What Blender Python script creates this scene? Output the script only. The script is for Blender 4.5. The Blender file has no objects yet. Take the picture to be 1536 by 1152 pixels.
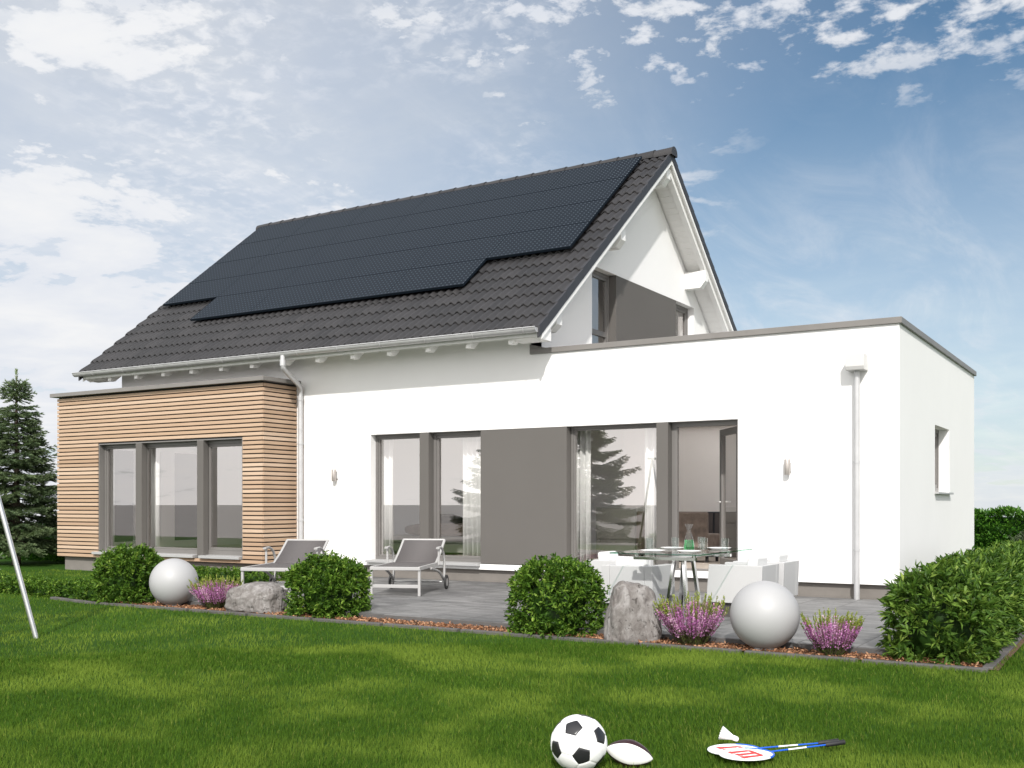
import bpy, bmesh, math, random
import numpy as np
from mathutils import Vector, Matrix
R_ = math.radians
sc = bpy.context.scene
col = sc.collection

# ------------------------------------------------------------------ camera, sky, sun, exposure
cam_d = bpy.data.cameras.new('camera'); cam = bpy.data.objects.new('camera', cam_d); col.objects.link(cam)
CAM = Vector((0, -13.571, 1.2)); YAW = 31.344
cam.location = CAM; cam.rotation_euler = (R_(90), 0, R_(YAW))
cam_d.sensor_width = 36; cam_d.lens = 1582/1536*36; cam_d.shift_y = (755-576)/1536
cam_d.clip_start = .05; cam_d.clip_end = 2000
sc.camera = cam
SUN_TRAVEL = Vector((-.52, 1, -.87)).normalized()
SUN_EL = math.asin(-SUN_TRAVEL.z); SUN_AZ = math.atan2(.52, -1)
EXPOSURE = .55
sd = bpy.data.lights.new('sun', 'SUN'); so = bpy.data.objects.new('sun', sd); col.objects.link(so)
sd.energy = 3.05; sd.angle = R_(1.3); sd.color = (1, .968, .92)
so.rotation_euler = SUN_TRAVEL.to_track_quat('-Z', 'Y').to_euler()
so.location = (8, -20, 20)
sc.view_settings.view_transform = 'Standard'; sc.view_settings.look = 'None'
sc.view_settings.exposure = EXPOSURE; sc.view_settings.gamma = 1
sc.cycles.diffuse_bounces = 12; sc.cycles.max_bounces = 14; sc.cycles.transparent_max_bounces = 16
try: sc.view_settings.use_curve_mapping = False
except Exception: pass

class NT:
    def __init__(s, nt): s.t = nt; nt.nodes.clear()
    def n(s, typ, props=None, **inp):
        nd = s.t.nodes.new(typ)
        for k, v in (props or {}).items(): setattr(nd, k, v)
        for k, v in inp.items():
            key = int(k[1:]) if k[0] == 'i' and k[1:].isdigit() else k.replace('_', ' ')
            if hasattr(v, 'is_linked') or isinstance(v, bpy.types.NodeSocket): s.t.links.new(v, nd.inputs[key])
            else: nd.inputs[key].default_value = v
        return nd
    def m(s, op, a, b=0., c=None, clamp=False):
        nd = s.t.nodes.new('ShaderNodeMath'); nd.operation = op; nd.use_clamp = clamp
        for i, v in enumerate((a, b, c)):
            if v is None: continue
            if isinstance(v, bpy.types.NodeSocket): s.t.links.new(v, nd.inputs[i])
            else: nd.inputs[i].default_value = v
        return nd.outputs[0]
    def ramp(s, f, stops, interp='LINEAR'):
        nd = s.t.nodes.new('ShaderNodeValToRGB'); nd.color_ramp.interpolation = interp
        e = nd.color_ramp.elements
        while len(e) > 1: e.remove(e[-1])
        e[0].position = stops[0][0]; e[0].color = (*stops[0][1], 1)
        for p, c in stops[1:]:
            x = e.new(p); x.color = (*c, 1)
        s.t.links.new(f, nd.inputs[0]); return nd.outputs[0]
    def mr(s, v, a, b, c=0., d=1., smooth=True):
        nd = s.t.nodes.new('ShaderNodeMapRange'); nd.interpolation_type = 'SMOOTHSTEP' if smooth else 'LINEAR'
        nd.clamp = True if not smooth else nd.clamp
        s.t.links.new(v, nd.inputs[0])
        for i, x in enumerate((a, b, c, d)): nd.inputs[i+1].default_value = x
        return nd.outputs[0]
    def mix(s, f, a, b, typ='MIX'):
        nd = s.t.nodes.new('ShaderNodeMix'); nd.data_type = 'RGBA'; nd.blend_type = typ
        for i, v in ((0, f), (6, a), (7, b)):
            if isinstance(v, bpy.types.NodeSocket): s.t.links.new(v, nd.inputs[i])
            elif i == 0: nd.inputs[i].default_value = v
            else: nd.inputs[i].default_value = (*v, 1)
        return nd.outputs[2]

# sky: physical sky with a cloud layer laid out over the real directions of the sky
w = bpy.data.worlds.new('World'); sc.world = w; w.use_nodes = True
g = NT(w.node_tree)
geo = g.n('ShaderNodeTexCoord')
d = geo.outputs['Generated']
sep = g.n('ShaderNodeSeparateXYZ', i0=d); dx, dy, dz = sep.outputs
yr = R_(YAW)
dr = g.n('ShaderNodeVectorMath', {'operation': 'DOT_PRODUCT'}, i0=d, i1=(math.cos(yr), math.sin(yr), 0)).outputs['Value']
sky = g.n('ShaderNodeTexSky', {'sky_type': 'NISHITA', 'sun_disc': False, 'sun_elevation': SUN_EL, 'sun_rotation': SUN_AZ,
          'air_density': 1.0, 'dust_density': .6, 'ozone_density': 2.2, 'altitude': 200})
zz = g.m('ADD', g.m('MAXIMUM', dz, 0.), .14)
px_ = g.m('DIVIDE', dx, zz); py_ = g.m('DIVIDE', dy, zz)
pv = g.n('ShaderNodeCombineXYZ', i0=px_, i1=py_, i2=0.).outputs[0]
n1 = g.n('ShaderNodeTexNoise', Vector=pv, Scale=3.1, Detail=7., Roughness=.58, Distortion=.25).outputs['Fac']
n2 = g.n('ShaderNodeTexNoise', Vector=pv, Scale=.9, Detail=5., Roughness=.6, Distortion=.4).outputs['Fac']
n3 = g.n('ShaderNodeTexNoise', Vector=pv, Scale=12.5, Detail=6., Roughness=.6, Distortion=.15).outputs['Fac']
left = g.mr(dr, .38, -.26)                      # towards the left the sky whitens
low = g.mr(dz, .42, .04)
hi = g.mr(dz, .29, .40)
horizon = g.mr(dz, .13, .0)
# large broken clouds on the left
cl = g.m('ADD', g.m('MULTIPLY', n1, .55), g.m('ADD', g.m('MULTIPLY', n2, .27), g.m('MULTIPLY', n3, .18)))
cl = g.m('ADD', cl, g.m('MULTIPLY', left, g.m('ADD', g.m('MULTIPLY', low, .17), -.015)))
big = g.mr(cl, .50, .585)
big = g.m('MULTIPLY', big, g.mr(left, .05, .45))
# small puffs high up, finer rippled ones towards the middle
pf = g.m('ADD', g.m('MULTIPLY', n3, .62), g.m('MULTIPLY', n2, .38))
pf = g.m('ADD', pf, g.m('MULTIPLY', hi, .105))
puff = g.m('MULTIPLY', g.mr(pf, .565, .68), hi)
n5 = g.n('ShaderNodeTexNoise', Vector=pv, Scale=21., Detail=4., Roughness=.6, Distortion=.3).outputs['Fac']
mid = g.m('MULTIPLY', g.mr(dr, .08, -.04), g.mr(dr, -.42, -.2))
rip = g.m('MULTIPLY', g.m('MULTIPLY', g.mr(n5, .42, .70), g.mr(n2, .36, .6)), g.m('MULTIPLY', mid, .5))
# thin veil
wv = g.n('ShaderNodeMapping', Vector=pv, Rotation=(0, 0, R_(25)), Scale=(2.2, .7, 1)).outputs[0]
n4 = g.n('ShaderNodeTexNoise', Vector=wv, Scale=1.6, Detail=7., Roughness=.66, Distortion=.8).outputs['Fac']
veil = g.m('ADD', g.m('MULTIPLY', g.mr(n4, .42, .75), g.m('MULTIPLY', g.mr(dz, .45, .15), .30)), rip)
lowbank = g.m('MULTIPLY', g.mr(g.m('ADD', dz, g.m('MULTIPLY', g.m('SUBTRACT', n1, .5), .16)), .050, .022), g.mr(dr, .2, .36))   # cloud low at the right horizon
haze = g.m('MULTIPLY', left, g.m('ADD', g.m('MULTIPLY', low, .02), .66))
haze = g.m('MAXIMUM', haze, g.m('MULTIPLY', g.mr(dz, .42, .0), .62))
back = g.n('ShaderNodeVectorMath', {'operation': 'DOT_PRODUCT'}, i0=d, i1=(.30, -.92, .25)).outputs['Value']
fill_bank = g.m('MULTIPLY', g.mr(back, -.05, .55), .92)          # bright cloud bank added out of view, whitens window reflections and fill
base = g.m('MAXIMUM', g.m('MAXIMUM', g.m('ADD', haze, veil, clamp=True), fill_bank), .0)
cloud = g.m('MAXIMUM', g.m('MAXIMUM', g.m('MAXIMUM', big, g.m('MULTIPLY', lowbank, .85)), g.m('MULTIPLY', puff, .92)), base, clamp=True)
shade = g.mr(n1, .35, .75, .0, 1.)
ccol = g.mix(shade, (.72, .75, .81), (.84, .845, .855))
bg1 = g.n('ShaderNodeBackground', Color=g.mix(1., sky.outputs[0], (.80, .99, 1.0), 'MULTIPLY'), Strength=.066)
ccol = g.mix(fill_bank, ccol, (.83, .81, .795))
bg2 = g.n('ShaderNodeBackground', Color=ccol, Strength=g.m('ADD', .74, g.m('MULTIPLY', fill_bank, .98)))
ms = g.n('ShaderNodeMixShader', i0=cloud, i1=bg1.outputs[0], i2=bg2.outputs[0])
g.n('ShaderNodeOutputWorld', Surface=ms.outputs[0])

# ------------------------------------------------------------------ materials
MATS = {}
def mat(name, color=(.5, .5, .5), rough=.6, metal=0., spec=.5, bump=0., bscale=40., var=0., vscale=3., coat=0.):
    m = bpy.data.materials.new(name); m.use_nodes = True; t = NT(m.node_tree)
    p = t.n('ShaderNodeBsdfPrincipled', Roughness=rough, Metallic=metal)
    p.inputs['Base Color'].default_value = (*color, 1); p.inputs['Specular IOR Level'].default_value = spec
    p.inputs['Coat Weight'].default_value = coat
    t.n('ShaderNodeOutputMaterial', Surface=p.outputs[0])
    co = t.n('ShaderNodeTexCoord').outputs['Object']
    if var:
        nz = t.n('ShaderNodeTexNoise', Vector=co, Scale=vscale, Detail=5., Roughness=.6).outputs['Fac']
        c = t.mix(t.mr(nz, .3, .7), tuple(x*(1-var) for x in color), tuple(min(1, x*(1+var)) for x in color))
        t.t.links.new(c, p.inputs['Base Color'])
    if bump:
        nz = t.n('ShaderNodeTexNoise', Vector=co, Scale=bscale, Detail=4.).outputs['Fac']
        b = t.n('ShaderNodeBump', Strength=bump, Distance=.01, Height=nz)
        t.t.links.new(b.outputs[0], p.inputs['Normal'])
    MATS[name] = m; m['p'] = 1
    return m
def custom(name):
    m = bpy.data.materials.new(name); m.use_nodes = True; t = NT(m.node_tree)
    p = t.n('ShaderNodeBsdfPrincipled'); t.n('ShaderNodeOutputMaterial', Surface=p.outputs[0]); MATS[name] = m
    return m, t, p
L = lambda t, a, b: t.t.links.new(a, b)

render_white = mat('white_render', (.77, .765, .757), .85, spec=.25, bump=.12, bscale=160, var=.012, vscale=.8)
paint_white = mat('white_paint', (.78, .775, .76), .5, var=.02, vscale=4)
cap_grey = mat('cap_metal_grey', (.175, .165, .155), .45, spec=.4, var=.05)
frame_grey = mat('window_frame_grey', (.15, .142, .135), .4, var=.03)
panel_grey = mat('grey_render', (.108, .101, .094), .75, spec=.3, bump=.1, bscale=150, var=.02, vscale=1)
plinth_grey = mat('plinth_grey', (.17, .155, .14), .8, bump=.15, bscale=90, var=.06, vscale=4)
sill_grey = mat('sill_metal', (.42, .42, .42), .4, metal=.3, var=.03)
zinc = mat('zinc', (.46, .46, .465), .4, metal=.3, var=.06, vscale=6)
steel = mat('polished_steel', (.72, .72, .72), .14, metal=1.)
alu = mat('brushed_aluminium', (.70, .70, .70), .3, metal=.75, var=.03, vscale=9)
alu_white = mat('white_lacquered_metal', (.36, .355, .35), .35, var=.02)
black = mat('black_backing', (.012, .011, .012), .8)
pv_frame = mat('panel_frame_black', (.008, .0125, .019), .5, spec=.1)
rubber = mat('black_rubber', (.02, .02, .021), .7)
mauve = mat('interior_wall', (.80, .755, .735), .85, var=.02, vscale=1)
ceil_m = mat('interior_ceiling', (.82, .81, .80), .85)
curtain_m = mat('curtain_fabric', (.82, .82, .81), .85, var=.03, vscale=6)
navy = mat('dark_void', (.02, .02, .026), .6)
chair_white = mat('white_resin', (.45, .45, .45), .5, var=.01, vscale=2)
chair_base_m = mat('dark_base', (.06, .055, .05), .75, bump=.5, bscale=120)
sphere_m = mat('opal_plastic', (.35, .35, .355), .5, spec=.5, var=.015, vscale=3)
cushion_m = mat('white_cushion', (.62, .62, .615), .9, bump=.1, bscale=300)
brown_fab = mat('brown_velvet', (.16, .125, .105), .85, bump=.3, bscale=60, var=.25, vscale=7)
taupe = mat('taupe_blanket', (.26, .20, .165), .9, bump=.2, bscale=20, var=.15, vscale=5)
dark_fab = mat('dark_cushion', (.07, .06, .06), .9, var=.1)
lacquer = mat('grey_lacquer', (.42, .42, .40), .3, var=.02)
porcelain = mat('porcelain', (.85, .85, .84), .12)
red = mat('red_print', (.62, .035, .03), .6)
blue = mat('blue_lacquer', (.012, .10, .55), .25)
grip_m = mat('black_grip', (.012, .012, .013), .6)
string_m = mat('white_strings', (.80, .83, .84), .5)
ball_w = mat('ball_white', (.82, .82, .82), .32, bump=.05, bscale=300)
ball_b = mat('ball_black', (.018, .018, .02), .3)
rug_w = mat('football_white', (.80, .79, .77), .4, bump=.1, bscale=300)
rug_b = mat('football_brown', (.032, .012, .014), .35, bump=.1, bscale=300)
bark_m = mat('spruce_bark', (.09, .065, .05), .9, bump=.6, bscale=25, var=.2)
stem_m = mat('brown_stem', (.07, .05, .03), .9)
kerb_m = mat('concrete_edging', (.085, .080, .077), .85, bump=.3, bscale=70, var=.12, vscale=5)
feather = mat('shuttle_feather', (.82, .82, .81), .6)

# wood cladding: each slat gets its own tone, grain runs along it
m_wood, t, p = custom('larch_slats')
co = t.n('ShaderNodeTexCoord').outputs['Object']
at = t.n('ShaderNodeAttribute', {'attribute_name': 'rnd'}).outputs['Fac']
gr = t.n('ShaderNodeTexNoise', Vector=t.n('ShaderNodeMapping', Vector=co, Scale=(1.2, 1.2, 60)).outputs[0], Scale=2., Detail=5., Roughness=.6).outputs['Fac']
cw = t.ramp(at, [(0, (.36, .245, .165)), (.4, (.455, .325, .23)), (.75, (.53, .40, .30)), (1, (.41, .285, .195))])
cw = t.mix(t.mr(gr, .35, .7, .0, .4), cw, (.33, .225, .14))
L(t, cw, p.inputs['Base Color']); p.inputs['Roughness'].default_value = .65
p.inputs['Specular IOR Level'].default_value = .3
L(t, t.n('ShaderNodeBump', Strength=.25, Distance=.004, Height=gr).outputs[0], p.inputs['Normal'])

m_tile, t, p = custom('roof_tile')
co = t.n('ShaderNodeTexCoord').outputs['Object']
at = t.n('ShaderNodeAttribute', {'attribute_name': 'rnd'}).outputs['Fac']
nz = t.n('ShaderNodeTexNoise', Vector=co, Scale=30., Detail=5.).outputs['Fac']
v = t.m('ADD', t.m('MULTIPLY', at, .5), t.m('MULTIPLY', nz, .5))
L(t, t.ramp(v, [(.2, (.017, .0165, .0175)), (.8, (.029, .0275, .0285))]), p.inputs['Base Color'])
p.inputs['Roughness'].default_value = .48
L(t, t.n('ShaderNodeBump', Strength=.2, Distance=.005, Height=nz).outputs[0], p.inputs['Normal'])
verge_m = mat('verge_tile', (.030, .030, .034), .5, var=.08, vscale=3)

m_pv, t, p = custom('solar_glass')
uv = t.n('ShaderNodeTexCoord').outputs['UV']
sx = t.n('ShaderNodeSeparateXYZ', i0=uv)
cx = t.m('SUBTRACT', t.m('FRACT', t.m('DIVIDE', sx.outputs[0], .079)), .5)
cy = t.m('SUBTRACT', t.m('FRACT', t.m('DIVIDE', sx.outputs[1], .086)), .5)
rr = t.m('SQRT', t.m('ADD', t.m('MULTIPLY', cx, cx), t.m('MULTIPLY', cy, cy)))
dot = t.mr(rr, .17, .12)
fx = t.m('ABSOLUTE', t.m('SUBTRACT', t.m('FRACT', t.m('DIVIDE', sx.outputs[0], .158)), .5))
L(t, t.mix(dot, (.006, .0095, .015), (.085, .11, .13)), p.inputs['Base Color'])
p.inputs['Roughness'].default_value = .5; p.inputs['Specular IOR Level'].default_value = .1

def glass_mat(name, mirror, tint):
    m = bpy.data.materials.new(name); m.use_nodes = True; t = NT(m.node_tree)
    tr = t.n('ShaderNodeBsdfTransparent', Color=(*tint, 1)); gl = t.n('ShaderNodeBsdfGlossy', Roughness=0.); gl.inputs['Color'].default_value = (1, .965, .945, 1)
    lw = t.n('ShaderNodeLayerWeight', Blend=.5).outputs['Facing']
    f = t.m('ADD', t.m('MULTIPLY', t.m('POWER', lw, 4.), .6), mirror, clamp=True)
    ms = t.n('ShaderNodeMixShader', i0=f, i1=tr.outputs[0], i2=gl.outputs[0])
    t.n('ShaderNodeOutputMaterial', Surface=ms.outputs[0]); return m
pane_m = glass_mat('window_glass', .31, (.93, .93, .92))
table_glass = glass_mat('table_glass', .06, (.965, .985, .98))
edge_glass = glass_mat('green_glass_edge', .08, (.50, .72, .64))
clear_glass = glass_mat('clear_glass', .06, (.93, .95, .95))
m_green, t, p = custom('green_glass')
p.inputs['Base Color'].default_value = (.10, .42, .16, 1); p.inputs['Roughness'].default_value = .02
p.inputs['Transmission Weight'].default_value = .85; p.inputs['IOR'].default_value = 1.2

m_terrace, t, p = custom('stone_slabs')
co = t.n('ShaderNodeTexCoord').outputs['Object']
s_ = t.n('ShaderNodeSeparateXYZ', i0=co)
ux = t.m('DIVIDE', t.m('ADD', s_.outputs[0], 3.12), .5)
colid = t.m('FLOOR', ux)
uy = t.m('DIVIDE', t.m('ADD', s_.outputs[1], t.m('MULTIPLY', t.m('FRACT', t.m('MULTIPLY', colid, .377)), .9)), 1.0)
rowid = t.m('FLOOR', uy)
jx = t.m('ABSOLUTE', t.m('SUBTRACT', t.m('FRACT', ux), .5)); jy = t.m('ABSOLUTE', t.m('SUBTRACT', t.m('FRACT', uy), .5))
jm = t.m('MAXIMUM', t.mr(jx, .487, .493), t.m('MULTIPLY', t.mr(jy, .4935, .4965), .8))
wn = t.n('ShaderNodeTexWhiteNoise', {'noise_dimensions': '2D'}, Vector=t.n('ShaderNodeCombineXYZ', i0=colid, i1=rowid).outputs[0]).outputs['Value']
na = t.n('ShaderNodeTexNoise', Vector=t.n('ShaderNodeMapping', Vector=co, Rotation=(0, 0, .7), Scale=(1, 3.5, 1)).outputs[0], Scale=1.5, Detail=7., Roughness=.62, Distortion=1.2).outputs['Fac']
nb = t.n('ShaderNodeTexNoise', Vector=co, Scale=28., Detail=5.).outputs['Fac']
vv = t.m('ADD', t.m('MULTIPLY', na, .75), t.m('ADD', t.m('MULTIPLY', nb, .2), t.m('MULTIPLY', wn, .13)))
cst = t.ramp(vv, [(.40, (.070, .070, .071)), (.52, (.122, .121, .121)), (.66, (.20, .198, .195))])
L(t, t.mix(jm, cst, (.045, .044, .042)), p.inputs['Base Color']); p.inputs['Roughness'].default_value = .55
hh = t.m('SUBTRACT', t.m('MULTIPLY', na, .3), jm)
L(t, t.n('ShaderNodeBump', Strength=.4, Distance=.008, Height=hh).outputs[0], p.inputs['Normal'])

m_floor, t, p = custom('wood_floor')
co = t.n('ShaderNodeTexCoord').outputs['Object']
nz = t.n('ShaderNodeTexNoise', Vector=t.n('ShaderNodeMapping', Vector=co, Scale=(1, 12, 1)).outputs[0], Scale=2., Detail=4.).outputs['Fac']
L(t, t.ramp(nz, [(.3, (.44, .38, .33)), (.7, (.56, .50, .44))]), p.inputs['Base Color']); p.inputs['Roughness'].default_value = .35

m_lawn, t, p = custom('lawn_soil')
co = t.n('ShaderNodeTexCoord').outputs['Object']
na = t.n('ShaderNodeTexNoise', Vector=co, Scale=.55, Detail=6., Roughness=.65).outputs['Fac']
nb = t.n('ShaderNodeTexNoise', Vector=co, Scale=70., Detail=4.).outputs['Fac']
v = t.m('ADD', t.m('MULTIPLY', na, .6), t.m('MULTIPLY', nb, .4))
L(t, t.ramp(v, [(.35, (.016, .048, .005)), (.6, (.036, .088, .008))]), p.inputs['Base Color'])
p.inputs['Roughness'].default_value = .9; p.inputs['Specular IOR Level'].default_value = .1
L(t, t.n('ShaderNodeBump', Strength=.6, Distance=.03, Height=nb).outputs[0], p.inputs['Normal'])

def leaf_mat(name, stops, rough=.45, trans=.25, patch=None, spec=.4):
    m = bpy.data.materials.new(name); m.use_nodes = True; t = NT(m.node_tree)
    at = t.n('ShaderNodeAttribute', {'attribute_name': 'rnd'}).outputs['Fac']
    c = t.ramp(at, stops)
    if patch:
        co = t.n('ShaderNodeTexCoord').outputs['Object']
        nz = t.n('ShaderNodeTexNoise', Vector=co, Scale=patch[0], Detail=3., Roughness=.55).outputs['Fac']
        c = t.mix(t.mr(nz, .38, .64), c, patch[1], 'MULTIPLY') if len(patch) == 2 else t.mix(t.mr(nz, patch[2], patch[3], 0., patch[4]), c, patch[1])
    p = t.n('ShaderNodeBsdfPrincipled', Roughness=rough); L(t, c, p.inputs['Base Color']); p.inputs['Specular IOR Level'].default_value = spec
    tl = t.n('ShaderNodeBsdfTranslucent'); L(t, t.mix(1., c, (1.25, 1.35, .75), 'MULTIPLY'), tl.inputs['Color'])
    ms = t.n('ShaderNodeMixShader', i0=trans, i1=p.outputs[0], i2=tl.outputs[0])
    t.n('ShaderNodeOutputMaterial', Surface=ms.outputs[0]); return m
m_grass = leaf_mat('grass_blades', [(0, (.027, .062, .008)), (.45, (.058, .118, .013)), (.8, (.098, .168, .021)), (1, (.19, .215, .05))], .7, .3,
                   patch=(1.0, (.170, .240, .036), .43, .66, .8), spec=.03)  # light and dark patches in the colour stand in for dappled shade
m_bush = leaf_mat('shrub_leaves', [(0, (.014, .038, .005)), (.45, (.052, .115, .013)), (.8, (.135, .232, .030)), (1, (.27, .36, .07))], .45, .25, spec=.15)
m_laurel = leaf_mat('laurel_leaves', [(0, (.016, .042, .007)), (.45, (.052, .108, .015)), (.8, (.130, .212, .034)), (1, (.27, .345, .08))], .45, .25, spec=.16)
m_hedge = leaf_mat('hedge_leaves', [(0, (.020, .07, .008)), (.5, (.05, .145, .014)), (1, (.11, .23, .03))], .35, .3)
m_spruce = leaf_mat('spruce_needles', [(0, (.05, .082, .042)), (.55, (.105, .152, .076)), (1, (.20, .255, .125))], .6, .15, spec=.12)
m_juniper = leaf_mat('juniper_needles', [(0, (.045, .065, .035)), (1, (.12, .15, .085))], .7, .15, spec=.2)
m_heath = leaf_mat('heather_green', [(0, (.05, .075, .012)), (.6, (.14, .19, .03)), (1, (.32, .36, .07))], .6, .25)
m_flower = leaf_mat('heather_flowers', [(0, (.32, .09, .29)), (.5, (.53, .21, .49)), (.85, (.66, .37, .61)), (1, (.70, .49, .61))], .6, .3)
m_mulch = leaf_mat('bark_chips', [(0, (.10, .045, .022)), (.5, (.27, .13, .07)), (1, (.46, .27, .16))], .85, .02, spec=.15)

m_rock, t, p = custom('granite')
co = t.n('ShaderNodeTexCoord').outputs['Object']
na = t.n('ShaderNodeTexNoise', Vector=t.n('ShaderNodeMapping', Vector=co, Rotation=(.2, .4, .3), Scale=(2.4, 2.4, 1)).outputs[0], Scale=4., Detail=8., Roughness=.65, Distortion=.8).outputs['Fac']
nb = t.n('ShaderNodeTexNoise', Vector=co, Scale=22., Detail=6., Roughness=.7, Distortion=1.).outputs['Fac']
nc = t.n('ShaderNodeTexNoise', Vector=co, Scale=140., Detail=3.).outputs['Fac']
c = t.ramp(na, [(.3, (.08, .068, .062)), (.5, (.155, .142, .134)), (.68, (.27, .257, .25))])
c = t.mix(t.mr(nb, .60, .68, 0, .75), c, (.05, .04, .034))
c = t.mix(t.mr(nc, .55, .75, 0, .45), c, (.30, .285, .27))
L(t, c, p.inputs['Base Color']); p.inputs['Roughness'].default_value = .85
L(t, t.n('ShaderNodeBump', Strength=.8, Distance=.02, Height=t.m('SUBTRACT', t.m('MULTIPLY', na, .6), t.mr(nb, .58, .7, 0, .6))).outputs[0], p.inputs['Normal'])

m_sling, t, p = custom('sling_mesh')
co = t.n('ShaderNodeTexCoord').outputs['Object']
ch = t.n('ShaderNodeTexChecker', Vector=co, Scale=260.).outputs['Fac']
L(t, t.mix(ch, (.060, .054, .054), (.115, .106, .105)), p.inputs['Base Color']); p.inputs['Roughness'].default_value = .75

# ------------------------------------------------------------------ mesh helpers
def tag(o, label=None, cat=None, group=None, kind=None):
    if label: o['label'] = label
    if cat: o['category'] = cat
    if group: o['group'] = group
    if kind: o['kind'] = kind
    return o
def thing(name, label, cat, loc=(0, 0, 0), rz=0., group=None):
    o = bpy.data.objects.new(name, None); o.empty_display_size = .2; col.objects.link(o)
    o.location = loc; o.rotation_euler = (0, 0, rz)
    return tag(o, label, cat, group)
def root_loc(o):
    v = Vector((0, 0, 0))
    while o is not None: v += o.location; o = o.parent
    return v
def mesh_obj(name, verts, faces, m, parent=None, world=False, smooth=None, rnd=None, uv=None, midx=None):
    me = bpy.data.meshes.new(name)
    verts = np.asarray(verts, dtype=np.float32).reshape(-1, 3)
    if world and parent is not None: verts = verts - np.array(root_loc(parent), dtype=np.float32)
    if isinstance(faces, np.ndarray):
        k = faces.shape[1]; nf = len(faces)
        me.vertices.add(len(verts)); me.vertices.foreach_set('co', verts.ravel())
        me.loops.add(nf*k); me.loops.foreach_set('vertex_index', faces.astype(np.int32).ravel())
        me.polygons.add(nf); me.polygons.foreach_set('loop_start', np.arange(0, nf*k, k, dtype=np.int32))
        me.update(calc_edges=True)
    else:
        me.from_pydata([tuple(v) for v in verts.tolist()], [], faces)
    ms = m if isinstance(m, (list, tuple)) else [m]
    for x in ms: me.materials.append(x)
    if midx is not None: me.polygons.foreach_set('material_index', np.asarray(midx, dtype=np.int32))
    if rnd is not None:
        a = me.attributes.new('rnd', 'FLOAT', 'POINT'); a.data.foreach_set('value', np.asarray(rnd, dtype=np.float32))
    if uv is not None:
        ul = me.uv_layers.new(name='UVMap')
        li = np.empty(len(me.loops), dtype=np.int32); me.loops.foreach_get('vertex_index', li)
        ul.data.foreach_set('uv', np.asarray(uv, dtype=np.float32)[li].ravel())
    if smooth is not None:
        me.polygons.foreach_set('use_smooth', np.ones(len(me.polygons), dtype=bool))
        if smooth < 180: me.set_sharp_from_angle(angle=R_(smooth))
    me.update(); me.validate()
    o = bpy.data.objects.new(name, me); col.objects.link(o)
    if parent is not None: o.parent = parent
    return o
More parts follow.
